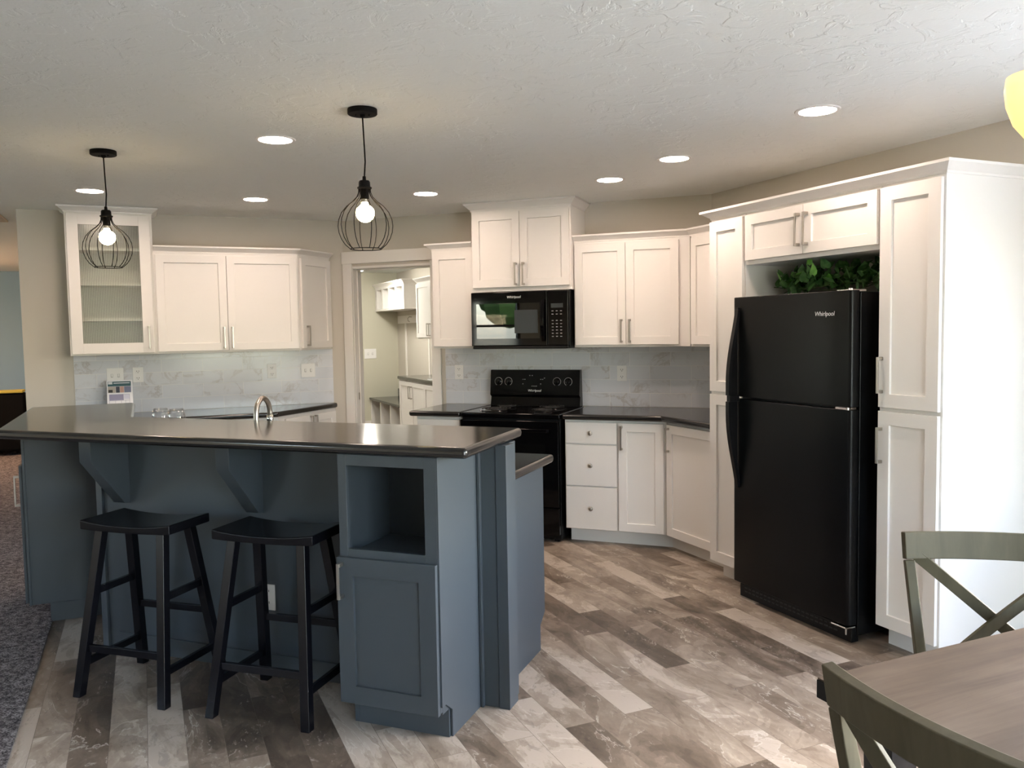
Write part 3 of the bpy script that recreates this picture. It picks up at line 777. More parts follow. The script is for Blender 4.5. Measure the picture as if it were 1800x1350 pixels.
# ------------------------------------------------------------------ wall plates
def plate(k, s, t, z, kind, label, m=None, w_=None):
    W2 = w_ or (.075 if kind == 'outlet' else .117)
    e = thing('wall_outlet' if kind == 'outlet' else 'light_switch', label, 'outlet' if kind == 'outlet' else 'switch', P(k, s, t, z), ANG[k])
    mb = MB(); mb.box(-W2/2, W2/2, -.006, 0, -.058, .058); mb.build('cover_plate', m or PLATE, e, bevel=.002)
    if kind == 'outlet':
        for zz in (-.026, .026):
            q = MB(); q.box(-.017, .017, -.0075, -.005, zz-.014, zz+.014); r = q.build('socket', PLATE, e, bevel=.003)
            q = MB(); q.box(-.009, -.006, -.008, -.0070, zz-.002, zz+.008); q.box(.006, .009, -.008, -.0070, zz-.002, zz+.008); q.box(-.0025, .0025, -.008, -.0070, zz-.010, zz-.005); q.build('slots', SLOT, r)
    else:
        for xx in ((-.023, .023) if W2 > .1 else (0,)):
            q = MB(); q.box(xx-.005, xx+.005, -.013, -.005, -.010, .012); q.build('toggle', PLATE, e, bevel=.0015)
            q = MB(); q.box(xx-.007, xx+.007, -.0068, -.0055, -.013, .013); q.build('toggle_slot', mat('toggle_shadow_gap', (.25, .25, .25), .6), e)
    return e
TA = AW - .009
plate('A', -.205, TA, 1.205, 'switch', 'double switch plate on the tile above the brochure')
plate('A', -.045, TA, 1.205, 'outlet', 'outlet on the tile just right of the brochure')
plate('A', .965, TA, 1.20, 'outlet', 'outlet on the tile left of the double switch near the angled cabinet')
plate('A', 1.26, TA, 1.195, 'switch', 'double switch plate on the tile under the angled end cabinet')
plate('B', -2.82, 6.121, 1.17, 'outlet', 'outlet on the tile left of the range')
plate('B', -1.475, 6.121, 1.165, 'outlet', 'outlet on the tile right of the range')

# ------------------------------------------------------------------ island
YP = 2.98      # front of the knee wall
isl = thing('island', 'slate grey kitchen island base with a raised knee wall, corbels and end panels', 'island', (-2.3, 3.2, 0))
def ip(name, mb, m=SLATE, bevel=.0015, parent=isl, **kw):
    for i, v in enumerate(mb.v): mb.v[i] = (v[0]+2.3, v[1]-3.2, v[2])
    return mb.build(name, m, parent, bevel=bevel, seg=1, **kw)
kx = -7.0 + YP    # unused guard
# knee wall: straight run, then the arm turning 45 degrees
Uk0, Uk1 = -.226, -.115
xa = R2*Uk0 - YP; xb = R2*Uk1 - (YP+.12)
mb = MB(); pA = UV(Uk0, 5.60); pB = UV(Uk1, 5.60)
mb.prism([(-1.30, YP), (-1.30, YP+.12), (xb, YP+.12), (pB.x, pB.y), (pA.x, pA.y), (xa, YP)], 0, 1.054); ip('knee_wall', mb)
mb = MB(); mb.box(-3.2, -1.72, YP-.012, YP, 0, .085); ip('base_strip', mb)
mb = MB(); mb.prism([(xa-.012, YP-.004), (xa+.035, YP-.014), (xa+.035, YP), (xa, YP)], 0, 1.054); ip('corner_trim', mb)
# end column with its trims
mb = MB(); mb.box(-1.30, -1.185, YP, YP+.075, 0, 1.054); ip('end_post', mb)
mb = MB(); mb.box(-1.225, -1.183, YP-.006, YP, 0, 1.054); mb.box(-1.185, -1.179, YP-.006, YP+.085, 0, 1.054); ip('post_trim', mb)
mb = MB(); mb.box(-1.30, -1.20, YP+.085, YP+.15, 0, 1.054); ip('end_batten', mb)
mb = MB(); mb.box(-1.30, -1.288, YP-.02, YP, 0, 1.054); ip('corner_bead', mb)
# corbels
def corbel(xr):
    mb = MB(); y0, y1 = 2.765, YP
    mb.prism([(y0, 1.054), (y1, 1.054), (y1, .715), (y1-.035, .722), (y0, .940)], xr-.07, xr, 'x'); ip('corbel', mb, bevel=.002)
corbel(-3.098); corbel(-2.333)
# kitchen side base (under the low counter) with the sloped toe notch on its end panel
mb = MB(); mb.prism([(YP+.12, 0), (3.60, 0), (3.60, .12), (3.665, .165), (3.665, .872), (YP+.12, .872)], -1.285, -1.267, 'x'); ip('end_panel', mb, bevel=.001)
mb = MB(); mb.prism([(YP+.12, .10), (3.66, .10), (3.66, .872), (YP+.12, .872)], -3.0, -1.287, 'x'); ip('sink_cabinet_body', mb)
mb = MB(); mb.box(-2.98, -1.286, YP+.13, 3.59, 0, .10); ip('toe_kick', mb)
for i in range(3):
    x0 = -1.30 - .5*(i+1)
    mb = MB(); mb.box(x0+.004, x0+.496, 3.66, 3.68, .11, .86); d = ip('door', mb)
# niche cabinet at the front right of the island
nc = thing('niche_cabinet', 'slate grey cabinet with an open cubby above its door at the island end', 'cabinet', (-1.715, 2.64, 0))
NW, ND, NH = .405, YP-2.64-.002, 1.054
mb = MB(); q = .018
mb.box(0, q, 0, ND, .11, NH); mb.box(NW-q, NW, .0, ND, .11, NH); mb.box(q, NW-q, ND-.012, ND, .11, NH); mb.box(q, NW-q, 0, ND-.012, .655, .673); mb.box(q, NW-q, 0, ND-.012, NH-q, NH); mb.box(q, NW-q, 0, ND-.012, .11, .13)
mb.build('body', SLATE, nc, bevel=.001, seg=1)
mb = MB(); f = -.018
mb.box(0, .036, f, 0, .12, NH); mb.box(NW-.048, NW, f, 0, .12, NH); mb.box(.036, NW-.048, f, 0, NH-.042, NH); mb.box(.036, NW-.048, f, 0, .655, .70); mb.box(.036, NW-.048, f, 0, .12, .14)
mb.build('face_frame', SLATE, nc, bevel=.0015, seg=1)
mb = MB(); mb.prism([(-.018, .145), (-.018, NH), (ND, NH), (ND, 0), (.065, 0), (.065, .105), (.012, .145)][::1], NW, NW+.008, 'x'); mb.build('side_panel', SLATE, nc, bevel=.001, seg=1)
mb = MB(); mb.box(.02, NW-.002, .055, .072, 0, .12); mb.box(.0, .02, .055, ND, 0, .12); mb.build('toe_kick', SLATE, nc, bevel=.001, seg=1)
dd = shaker(nc, -.004, NW+.002, .115, .672, SLATE, stile=.068, y=-.018)
k = bar_pull(dd, .02, .585, L=.135, y=-.018)
# end cabinet on the carpet side
ec = thing('end_cabinet', 'slate grey cabinet at the carpet end of the island facing away', 'cabinet', UV(-.60, 4.95, 0), PI/4)
mb = MB(); mb.prism([(0, .10), (.37, .10), (.37, 1.054), (0, 1.054)], 0, .66, 'y'); mb.build('body', SLATE, ec, bevel=.001, seg=1)
mb = MB(); mb.box(.095, .37, .0, .66, .0, .10); mb.build('toe_kick', SLATE, ec)
mb = MB(); mb.box(.0, .012, -.012, 0, .10, 1.054); mb.box(.358, .37, -.010, 0, 0, 1.054); mb.build('corner_trim', SLATE, ec, bevel=.001, seg=1)
ML = Matrix.Rotation(-PI/2, 4, 'Z')
dd = shaker(ec, -.65, -.02, .105, .84, SLATE, ML)
bar_pull(dd, -.07, .70, ML)
# bar top with its 45 degree arm
pF = UV(-.622, 5.63); pBk = UV(-.06, 5.63); yb = 3.235; yf = 2.605
pts = [(-1.18, yf), (-1.205, yb), (R2*-.06 - yb, yb), (pBk.x, pBk.y), (pF.x, pF.y), (R2*-.622 - yf, yf)]
counter('bar_countertop', pts[::-1], 1.055, 1.096, 'long raised black bar top over the island, bending at its far left end', bevel=.018)
# low counter on the kitchen side
pts = [(-1.225, YP+.125), (-1.225, 3.712), (-3.0, 3.712), (-3.35, 4.06), (-3.30-.62, 4.63), tuple(UV(-.11, 5.5).xy), (R2*-.11 - YP-.125, YP+.125)]
counter('countertop', [(p[0], p[1]) for p in pts][::-1], .874, .914, 'low black sink countertop on the kitchen side of the island')
plate('B', -2.325, YP, .34, 'outlet', 'white outlet low on the island panel behind the right stool')
# sink and faucet
sk = thing('sink', 'stainless steel sink set in the low island counter', 'sink', (-2.45, 3.49, .9145))
mb = MB()
for (a, b, c, d) in ((-.30, .30, -.20, -.17), (-.30, .30, .17, .20), (-.30, -.27, -.17, .17), (.27, .30, -.17, .17)): mb.box(a, b, c, d, 0, .004)
mb.build('rim', STEEL, sk, bevel=.001, seg=1)
mb = MB(); mb.box(-.27, .27, -.17, .17, .0002, .0010); mb.build('basin', mat('sink_basin_steel', (.3, .3, .3), .35, 1.0), sk)
fc = thing('faucet', 'brushed nickel gooseneck faucet rising behind the raised bar top', 'faucet', (-2.585, 3.268, .9145), math.radians(22))
mb = MB(); mb.lathe([(.028, 0), (.028, .006), (.020, .012), (.018, .05)], 24); mb.build('base', NICKEL, fc, smooth=True)
pts = [(0, 0, .04), (0, 0, .15)]
for i in range(0, 13):
    a = PI*i/12; pts.append((.02*(1-math.cos(a))/2, .085 - .085*math.cos(a), .195 + .080*math.sin(a)))
pts.append((.02, .17, .18))
mb = MB(); mb.tube(pts, .0125, 14); mb.build('spout', NICKEL, fc, smooth=True)
mb = MB(); mb.lathe([(.016, 0), (.017, .006), (.016, .03), (.013, .032)], 18, (.02, .17, .152)); mb.build('aerator', NICKEL_BACK, fc, smooth=True)
mb = MB(); mb.tube([(.018, 0, .035), (.05, 0, .05), (.085, 0, .07)], [.008, .006, .005], 10); mb.build('lever', NICKEL, fc, smooth=True)

# wine glasses
def wine(x, y, lab):
    g = thing('wine_glass', lab, 'glass', (x, y, .9145))
    mb = MB(); mb.lathe([(.036, 0), (.036, .002), (.006, .006), (.0035, .02), (.0035, .085), (.008, .095)], 28); mb.build('stem', GLASS, g, smooth=True)
    mb = MB(); pr = [(.006, .094), (.022, .101), (.040, .122), (.047, .150), (.044, .178), (.034, .208)]
    pr2 = [(r-.0016, z) for r, z in pr[::-1]]
    mb.lathe(pr + pr2, 32, cap0=False, cap1=False); mb.build('bowl', GLASS, g, smooth=True)
wine(-3.30, 3.40, 'left wine glass of the pair behind the raised bar top')
wine(-3.19, 3.395, 'right wine glass of the pair behind the raised bar top')

# brochure in a clear stand
br = thing('brochure_stand', 'white printed brochure leaning in a clear stand against the tile', 'brochure', P('A', -.19, 6.93, .9145), PI/4)
tilt = Matrix.Rotation(-.16, 4, 'X'); br.scale = (.82, 1, .93); br.location = P('A', -.175, 6.93, .9145)
mb = MB(); mb.box(-.108, .108, -.001, .001, .003, .282, tilt); pg = mb.build('page', PAPER, br)
mb = MB(); mb.box(-.112, .112, .002, .0045, 0, .285, tilt); mb.box(-.112, .112, -.03, .06, 0, .003); mb.build('holder', GLASS, br)
def blk(name, x0, x1, z0, z1, col, y=-.0016): 
    k = MB(); k.box(x0, x1, y, -.0009, z0, z1, tilt); return k.build(name, mat('print_' + name, col, .5), pg)
blk('title_band', -.10, .095, .232, .272, (.03, .10, .12)); blk('title_logo', -.096, -.06, .25, .270, (.6, .62, .66), -.002); blk('title_line', -.05, .085, .255, .262, (.6, .65, .7), -.002)
blk('kitchen_picture', -.10, -.035, .180, .230, (.42, .38, .34)); blk('picture_shade', -.095, -.06, .182, .205, (.02, .02, .02), -.002)
blk('door_picture', -.033, .0, .180, .230, (.04, .045, .07)); blk('bath_picture', .002, .035, .180, .230, (.5, .3, .26)); blk('room_picture', .037, .095, .180, .230, (.16, .18, .28))
blk('plan_block', -.09, .03, .118, .165, (.28, .27, .40)); blk('plan_room', .033, .080, .125, .165, (.62, .62, .74))
k = MB()
for (x0, x1, z0, z1) in ((-.09, .08, .165, .1665), (-.09, .08, .115, .1165), (-.09, -.0885, .05, .165), (.079, .0805, .05, .165), (-.04, -.0385, .05, .115), (.01, .0115, .05, .115), (.045, .0465, .05, .115), (-.09, .08, .05, .0515), (-.04, .01, .085, .0865)):
    k.box(x0, x1, -.0017, -.0009, z0, z1, tilt)
k.build('plan_lines', mat('print_plan_lines', (.10, .10, .22), .5), pg)

# jar by the pantry
jp = P('C', -4.16, 3.52, .9145)
jr = thing('glass_jar', 'clear glass jar of pale shells with a knob lid beside the left pantry', 'jar', jp)
mb = MB(); pr = [(.050, 0), (.058, .008), (.060, .10), (.052, .135), (.034, .150), (.033, .165)]; pr2 = [(r-.002, max(z, .003)) for r, z in pr[::-1]]
mb.lathe(pr + pr2, 28, cap0=False, cap1=False); mb.build('jar_body', GLASS, jr, smooth=True)
mb = MB(); mb.lathe([(.045, .004), (.054, .012), (.055, .05), (.045, .062), (.01, .068)], 20); mb.build('shells', mat('pale_shells', (.55, .40, .30), .7), jr, smooth=True)
mb = MB(); mb.lathe([(.036, .163), (.038, .172), (.018, .182), (.008, .186), (.013, .198), (.009, .208), (.002, .211)], 20); mb.build('lid', GLASS, jr, smooth=True)

# ------------------------------------------------------------------ bar stools
def make_stool(label, loc, rz):
    t = thing('bar_stool', label, 'stool', loc, rz, 'saddle seat bar stools at the island')
    SW, SD, ZT = .455, .255, .735
    n_ = 16; vs = []; fs = []; cols = 6
    for layer in (0, 1):
        for i in range(n_+1):
            x = -SW/2 + SW*i/n_; q = abs(x)/(SW/2)
            for j in range(cols+1):
                y = -SD/2 + SD*j/cols
                dip = -.017*(1-q**2.2)
                z = ZT + dip if layer else ZT - .040 + dip*.35
                vs.append((x, y, z))
    W1 = cols+1; L1 = (n_+1)*W1
    for i in range(n_):
        for j in range(cols):
            a = i*W1+j; fs.append((L1+a, L1+a+W1, L1+a+W1+1, L1+a+1)); fs.append((a, a+1, a+W1+1, a+W1))
    for i in range(n_):
        a = i*W1; fs.append((a, a+W1, L1+a+W1, L1+a)); a += cols; fs.append((a, L1+a, L1+a+W1, a+W1))
    for j in range(cols):
        fs.append((j, L1+j, L1+j+1, j+1)); a = n_*W1+j; fs.append((a, a+1, L1+a+1, L1+a))
    mb = MB(); mb.add(vs, fs); mb.build('seat', STOOL, t, bevel=.005, seg=2)
    TX, TY, BX, BY = .155, .080, .215, .185
    def leg(sx, sy, z):
        q = 1 - z/.70; return Vector((sx*(TX + (BX-TX)*q), sy*(TY + (BY-TY)*q), z))
    for sx in (-1, 1):
        for sy in (-1, 1):
            mb = MB(); mb.bar([leg(sx, sy, 0), leg(sx, sy, .702)], (1, 0, 0), .038, .038)
            for i in range(len(mb.v)):
                if mb.v[i][2] < .02: mb.v[i] = (mb.v[i][0], mb.v[i][1], 0.0)
            mb.build('leg', STOOL, t, bevel=.003)
    def st(a, b, h=.030, d=.018):
        mb = MB(); mb.bar([a, b], (0, 0, 1), h, d); mb.build('stretcher', STOOL, t, bevel=.002)
    st(leg(-1, -1, .20), leg(1, -1, .20)); st(leg(-1, 1, .30), leg(1, 1, .30))
    for sx in (-1, 1): st(leg(sx, -1, .135), leg(sx, 1, .135)); st(leg(sx, -1, .43), leg(sx, 1, .43))
    return t
s1 = make_stool('black saddle seat bar stool nearer the carpet, left of the two', (-2.735, 2.705, 0), math.radians(3.5))
s2 = copy_tree(s1); s2.location = (-2.07, 2.735, 0); s2['label'] = 'black saddle seat bar stool beside the niche cabinet, right of the two'

# ------------------------------------------------------------------ pendants
def make_pendant(label, x, y, drop, ribs_rot):
    t = thing('pendant_light', label, 'pendant light', (x, y, H), ribs_rot, 'black wire cage pendants over the island')
    mb = MB(); mb.lathe([(.062, 0), (.063, -.004), (.063, -.020), (.060, -.023), (.006, -.0235)], 36); sm(mb.build('canopy', WIRE, t))
    mb = MB(); mb.lathe([(.012, -.023), (.012, -.032), (.006, -.036)], 14); mb.lathe([(.004, -.023), (.004, -.028)], 10, (.028, 0, 0)); mb.lathe([(.004, -.023), (.004, -.028)], 10, (-.028, 0, 0)); mb.build('cord_grip', WIRE, t)
    z0 = -drop
    mb = MB(); mb.tube([(0, 0, -.03), (.003, 0, -.03 - (drop-.03)*.35), (.006, .001, -.03 - (drop-.03)*.7), (.0, 0, z0+.004)], .0032, 8); mb.build('cord', WIRE, t, smooth=True)
    mb = MB(); mb.lathe([(.007, z0+.018), (.008, z0+.002), (.020, z0), (.024, z0-.006), (.025, z0-.026), (.031, z0-.028), (.031, z0-.033), (.022, z0-.035)], 28); sm(mb.build('cap', WIRE, t))
    mb = MB(); mb.lathe([(.018, z0-.033), (.0185, z0-.078), (.016, z0-.080)], 24); so_ = sm(mb.build('socket', WIRE, t))
    mb = MB(); mb.lathe([(.0165, z0-.078), (.0165, z0-.092)], 24); mb.build('socket_collar', NICKEL, so_)
    mb = MB(); zb = z0 - .137
    pr = [(.013, z0-.090), (.016, z0-.100), (.024, z0-.108)]
    for i in range(1, 12):
        a = math.radians(50 + (180-50)*i/11); pr.append((max(.001, .040*math.sin(a)), zb + .040*math.cos(a)))
    mb.lathe(pr, 32); mb.build('bulb', EMIT_BULB, t, smooth=True)
    # cage: ribs then the bottom ring
    prof = [(.024, -.030), (.026, -.050), (.033, -.068), (.052, -.088), (.078, -.108), (.100, -.134), (.113, -.165), (.1165, -.192), (.113, -.220), (.103, -.247), (.088, -.270), (.066, -.290)]
    for i in range(10):
        a = 2*PI*i/10
        mb = MB(); mb.tube([(r*math.cos(a), r*math.sin(a), z0+z) for r, z in prof], .0019, 6); mb.build('cage_rib', WIRE, t, smooth=True)
    mb = MB(); mb.tube([(.066*math.cos(2*PI*i/40), .066*math.sin(2*PI*i/40), z0-.290) for i in range(40)], .0021, 6, closed=True); mb.build('cage_ring', WIRE, t, smooth=True)
    mb = MB(); mb.tube([(.026*math.cos(2*PI*i/24), .026*math.sin(2*PI*i/24), z0-.034) for i in range(24)], .003, 6, closed=True); mb.build('top_ring', WIRE, t, smooth=True)
make_pendant('black wire cage pendant over the middle of the bar, near the doorway', -1.873, 3.137, .300, .44)
make_pendant('black wire cage pendant in front of the glass door cabinet', -3.478, 3.273, .300, .1)

# ------------------------------------------------------------------ recessed lights
def make_can(x, y, label):
    t = thing('recessed_light', label, 'ceiling light', (x, y, H), 0, 'lit recessed ceiling lights')
    mb = MB(); mb.lathe([(.078, -.001), (.080, -.005), (.094, -.004), (.098, 0)], 40, cap0=False, cap1=False); sm(mb.build('trim_ring', PLATE, t))
    mb = MB(); mb.lathe([(.079, -.0025), (.079, -.0005)], 40); mb.build('diffuser', EMIT_CAN, t)
    return t
c0 = make_can(-.069, 3.989, 'recessed ceiling light nearest the refrigerator, rightmost of all')
for (x, y, lab) in ((-.837, 4.757, 'second recessed ceiling light from the right, above the corner cabinets'),
                    (-1.331, 5.236, 'recessed ceiling light above the cabinets right of the microwave'),
                    (-2.543, 3.436, 'recessed ceiling light nearest the camera between the two pendants'),
                    (-2.615, 5.185, 'recessed ceiling light just right of the middle pendant, toward the doorway'),
                    (-3.783, 4.862, 'recessed ceiling light above the wide double door upper cabinet'),
                    (-4.492, 4.106, 'recessed ceiling light beside the left pendant cord, leftmost of all')):
    q = copy_tree(c0); q.location = (x, y, H); q['label'] = lab

# ------------------------------------------------------------------ chandelier (only its shades reach into view)
ch = thing('chandelier', 'cream glass chandelier lit at the upper right edge', 'chandelier', (.69, 1.96, H))
mb = MB(); mb.lathe([(.065, 0), (.065, -.015), (.02, -.03)], 28); sm(mb.build('canopy', NICKEL, ch))
mb = MB(); mb.tube([(0, 0, -.02), (0, 0, -.40)], .007, 10); mb.build('rod', NICKEL, ch)
mb = MB(); mb.lathe([(.01, -.38), (.03, -.41), (.04, -.47), (.03, -.55), (.012, -.60), (.004, -.63)], 24); mb.build('hub', NICKEL, ch, smooth=True)
for i in range(6):
    a = math.radians(153 + 60*i); cx_, cy_ = math.cos(a), math.sin(a); R_ = .30
    mb = MB(); mb.tube([(cx_*.02, cy_*.02, -.52), (cx_*.12, cy_*.12, -.60), (cx_*.22, cy_*.22, -.62), (cx_*R_, cy_*R_, -.565)], .006, 8); ar = mb.build('arm', NICKEL, ch, smooth=True)
    mb = MB(); pr = [(.018, -.565), (.040, -.555), (.062, -.525), (.076, -.485), (.080, -.450), (.077, -.425)]
    mb.lathe(pr + [(r-.003, z) for r, z in pr[::-1]], 32, (cx_*R_, cy_*R_, 0), cap0=False, cap1=False); sh = mb.build('shade', OPAL, ar, smooth=True)

# ------------------------------------------------------------------ dining table and chairs
tb = thing('dining_table', 'brown wood dining table with a dark edge at the lower right', 'table', UV(2.05, .83, 0), PI/4)
TL, TW, TZ = 1.56, .95, .76
mb = MB(); mb.box(-TL/2, TL/2, -TW/2, TW/2, TZ-.004, TZ); tp = mb.build('tabletop', TABLE_TOP, tb, bevel=.0015, seg=1)
mb = MB(); mb.box(-TL/2-.001, TL/2+.001, -TW/2-.001, TW/2+.001, TZ-.044, TZ-.0045); mb.build('table_edge', mat('black_table_edge', (.004, .004, .004), .4, 0, .3), tb, bevel=.002, label='black edge band')
mb = MB(); mb.box(-TL/2+.09, TL/2-.09, -TW/2+.09, TW/2-.09, TZ-.12, TZ-.045); mb.build('apron', mat('black_table_base', (.012, .011, .011), .4), tb)
for sx in (-1, 1):
    for sy in (-1, 1):
        mb = MB(); mb.bar([(sx*(TL/2-.10), sy*(TW/2-.10), 0), (sx*(TL/2-.10), sy*(TW/2-.10), TZ-.045)], (1, 0, 0), [.055, .075], [.055, .075]); mb.build('leg', bpy.data.materials['black_table_base'], tb, bevel=.003)
def make_chair(label, loc, rz):
    """x along the top rail, +y the way the back leans, origin on the floor under the rear legs at seat height"""
    t = thing('dining_chair', label, 'chair', loc, rz, 'sage x back chairs at the table')
    HT, SZ = .93, .46
    def yb(z): return .0 + .085*max(0, (z-SZ))/(HT-SZ) + .05*max(0, (SZ-z))/SZ*.8
    def xb(z): return .185 + .040*max(0, (z-SZ))/(HT-SZ)
    for sx in (-1, 1):
        pts = [(sx*xb(z), yb(z), z) for z in (0, .15, .30, SZ, .58, .70, .80, HT-.075)]
        mb = MB(); mb.bar(pts, (1, 0, 0), .026, [.034, .034, .036, .040, .034, .030, .028, .024])
        mb.build('leg', SAGE, t, bevel=.003)
        mb = MB(); mb.bar([(sx*.185, -.40, 0), (sx*.195, -.40, SZ-.04)], (1, 0, 0), [.030, .040], [.030, .040]); mb.build('leg', SAGE, t, bevel=.003)
    # crest rail: curved, ends forward
    pts = []; side = []
    for i in range(17):
        q = -1 + 2*i/16; pts.append((q*.232, yb(HT-.037) + .034 - .034*q*q, HT-.037)); side.append((0, .16, 1))
    mb = MB(); mb.bar(pts, side, .074, .022); mb.build('top_rail', SAGE, t, bevel=.003)
    pts = [(q/8*.19, yb(.53) + .020 - .018*(q/8)**2, .53) for q in range(-8, 9)]
    mb = MB(); mb.bar(pts, (0, .16, 1), .045, .018); mb.build('lower_rail', SAGE, t, bevel=.002)
    for sx in (-1, 1):
        pts = []
        for i in range(13):
            q = i/12; x = sx*(-.195 + .39*q*.97); z = .865 - .325*q
            pts.append((x, yb(z) + .028 - .026*abs(x/.21)**2 + .005*sx, z))
        mb = MB(); mb.bar(pts, (0, 1, .2), .012, .032); mb.build('cross_brace', SAGE, t, bevel=.002)
    mb = MB(); mb.prism([(-.20, .02), (.20, .02), (.215, -.42), (-.215, -.42)], SZ-.022, SZ+.006); mb.build('seat', SAGE, t, bevel=.006)
    mb = MB()
    mb.box(-.18, .18, -.41, -.39, SZ-.085, SZ-.022); mb.box(-.18, .18, -.01, .01, SZ-.085, SZ-.022); mb.box(-.19, -.17, -.39, -.01, SZ-.085, SZ-.022); mb.box(.17, .19, -.39, -.01, SZ-.085, SZ-.022)
    mb.build('seat_apron', SAGE, t, bevel=.002)
    for sx in (-1, 1):
        mb = MB(); mb.bar([(sx*.187, -.40, .20), (sx*.187, .02, .20)], (0, 0, 1), .022, .018); mb.build('stretcher', SAGE, t)
    return t
def place_chair(rail, rz): # rail = world position of the rail centre in plan
    c, s = math.cos(rz), math.sin(rz); oy = .085
    return (rail[0] + s*oy, rail[1] - c*oy, 0)
rz1 = math.radians(8)
make_chair('sage grey x back dining chair at the far side of the table', place_chair((.415, 2.52), rz1), rz1)
rz2 = math.radians(135); cc = UV(1.037, .812)
ch2 = copy_tree([o for o in scene.objects if o.name.startswith('dining_chair')][0]); ch2.location = place_chair((cc.x, cc.y), rz2); ch2.rotation_euler = (0, 0, rz2)
ch2['label'] = 'sage grey x back dining chair closest to the camera, hiding the table corner'

# ------------------------------------------------------------------ laundry room beyond the doorway
def lbox(parent, nm, x0, x1, y0, y1, z0, z1, m=WHITE, bevel=.001):
    mb = MB(); mb.box(x0, x1, y0, y1, z0, z1); return mb.build(nm, m, parent, bevel=bevel, seg=1)
LS = -12.985
cu = unit('C', LS, 3.40, 1.835, 'white open cubby shelf high on the laundry room wall', cat='shelf', name='cubby_shelf')
CWd = 1.58
lbox(cu, 'bottom_board', 0, CWd, 0, .355, 0, .03); lbox(cu, 'top_board', 0, CWd, 0, .355, .33, .36); lbox(cu, 'back_board', 0, CWd, .34, .355, .03, .33)
for i in range(5):
    x = i*(CWd-.09)/4; lbox(cu, 'divider', x, x+.09, 0, .34, .03, .33)
k = MB(); k.sweep([(0, 0), (CWd, 0), (CWd, .355)], crown_prof(.36, .06, .045)); k.build('crown_molding', WHITE, cu)
hk = unit('C', LS+.05, 3.745, 1.70, 'coat hook board under the laundry cubby shelf', cat='coat hooks', name='hook_board')
lbox(hk, 'board', 0, 2.2, 0, .014, -.06, .06, TRIM)
for x in (.75, 1.2, 1.65):
    k = MB(); k.tube([(x, 0, .03), (x, -.035, .035), (x, -.06, .01), (x, -.055, -.03), (x, -.03, -.04)], .006, 8); k.build('hook', NICKEL, hk, smooth=True)
bt = MB()
for x in (.35, 1.5): bt.box(x-.03, x+.03, 0, .012, .58, 1.64)
bt.build('wall_battens', TRIM, None, loc=P('C', LS+.1, 3.748, 0), rotz=-PI/4, kind='structure').name = 'trim_2'
bn = unit('C', LS, 3.28, 0, 'white bench with open cubbies and a black top in the laundry room', cat='bench', name='cubby_bench')
lbox(bn, 'top', 0, 1.9, -.02, .478, .44, .475, COUNTER, .004); lbox(bn, 'back_strip', 0, 1.9, .455, .478, .475, .60, COUNTER, .002)
for i in range(4): lbox(bn, 'divider', i*.56, i*.56+.05, 0, .46, .0, .44)
lbox(bn, 'back_board', 0, 1.74, .44, .455, .0, .44)
lc = unit('C', -10.88, 3.16, 0, 'white base cabinet in the laundry room under a black counter', cat='cabinet', name='laundry_base_cabinet')
carcass(lc, 2.2, .595, 0, .872, toe=.10)
for i in range(4):
    d = shaker(lc, .02+i*.54, .02+(i+1)*.54, .105, .855, WHITE); bar_pull(d, (.02+(i+1)*.54-.04) if i % 2 == 0 else .06+i*.54, .72)
ct = MB(); ct.box(0, 2.22, -.035, .595, .874, .914); ct.build('countertop', COUNTER, None, bevel=.010, loc=P('C', -10.89, 3.16, 0), rotz=-PI/4, label='black counter with a white sink in the laundry room', cat='countertop')
ls = thing('laundry_sink', 'white sink set in the laundry room counter', 'sink', P('C', -9.75, 3.42, .9145), -PI/4)
mb = MB(); mb.lathe([(.20, 0), (.21, .006), (.22, .008), (.235, .004), (.24, 0)], 32); mb.build('basin', PORC, ls, smooth=True)
lu = unit('C', -10.92, 3.44, 1.41, 'white upper cabinet in the laundry room', name='laundry_wall_cabinet'); carcass(lu, 1.7, .315, 0, .755)
for i in range(3):
    d = shaker(lu, .01+i*.56, .01+(i+1)*.56, .014, .74, WHITE)
    if i < 2: bar_pull(d, .53 if i == 0 else .61, .12)
k = MB(); k.sweep([(0, .315), (0, 0), (1.7, 0), (1.7, .315)], crown_prof(.755, .06, .045)); k.build('crown_molding', WHITE, lu)
plate('C', -0, 0, 0, 'switch', 'x', w_=.12)
_s = scene.objects[-1] if False else None
sw = [o for o in scene.objects if o.get('label') == 'x'][0]
sw['label'] = 'light switch on the laundry room wall seen through the doorway'; sw.location = UV(3.30, VL-.001, 1.17); sw.rotation_euler = (0, 0, PI/4); sw.scale = (1.6, 1, 1.35)
fl = thing('flush_light', 'lit round flush ceiling light in the laundry room', 'ceiling light', (-6.22, 10.15, H))
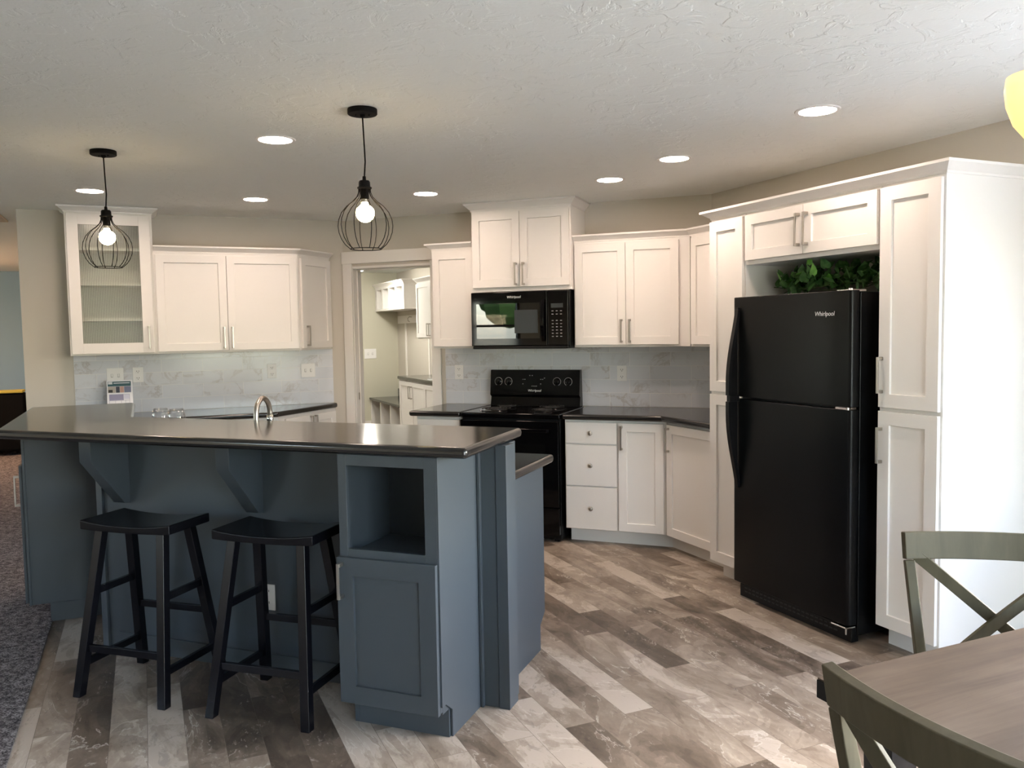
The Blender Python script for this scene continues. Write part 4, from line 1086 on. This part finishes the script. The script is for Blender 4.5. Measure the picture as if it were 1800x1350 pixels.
mb = MB(); mb.lathe([(.20, 0), (.20, -.03), (.17, -.06), (.08, -.08), (.005, -.085)], 32); mb.build('diffuser', EMIT_LAUNDRY, fl, smooth=True)
mb = MB(); mb.lathe([(.215, 0), (.215, -.012), (.20, -.014)], 32); mb.build('base_ring', NICKEL, fl)
fl_added = copy_tree(fl); fl_added.location = (*UV(1.7, 9.7).xy, H); fl_added['label'] = 'unseen flush light added to brighten the laundry room, nearer the doorway'  # added lamp out of view, brightens the laundry cabinet fronts and walls

# ------------------------------------------------------------------ far room beyond the sink wall
sf = thing('sofa', 'low black sofa with a yellow strip along its top, far beyond the carpet', 'sofa', UV(-2.81, 12.3, .008), PI/4)
mb = MB(); mb.box(-1.4, 1.4, 0, .9, .05, .42); mb.build('seat', DARK_FABRIC, sf, bevel=.03)
mb = MB(); mb.box(-1.4, 1.4, -.05, .22, .05, .80); mb.build('backrest', DARK_FABRIC, sf, bevel=.04)
mb = MB(); mb.box(-1.38, 1.38, -.06, .2, .80, .835); mb.build('yellow_throw', YELLOW, sf, bevel=.012, label='yellow folded throw along the top')
for x in (-1.25, 1.2):
    for y in (.08, .75):
        mb = MB(); mb.box(x, x+.05, y, y+.05, 0, .055); mb.build('foot', SATIN_BLACK, sf)
fl2 = thing('strip_light', 'warm lit ceiling light in the far room, outside the frame', 'ceiling light', UV(-2.75, 11.2, H-.25), PI/4)
mb = MB(); mb.box(-.45, .45, -.09, .09, -.06, 0); mb.build('diffuser', EMIT_FAR, fl2, bevel=.01)
mb = MB(); mb.box(-.02, .02, -.02, .02, 0, .25); mb.build('stem', NICKEL, fl2)

cv = thing('ceiling_vent', 'beige ceiling register at the far left edge beyond the wall end', 'vent', UV(-1.02, 7.62, H), PI/4)
mb = MB(); mb.box(-.07, .07, -.20, .20, -.012, -.0005); fr_ = mb.build('frame', mat('beige_register', (.62, .50, .38), .5), cv, bevel=.003)
mb = MB()
for i in range(9): mb.box(-.05, .05, -.17+i*.04, -.15+i*.04, -.016, -.012)
mb.build('louvers', bpy.data.materials['beige_register'], fr_)
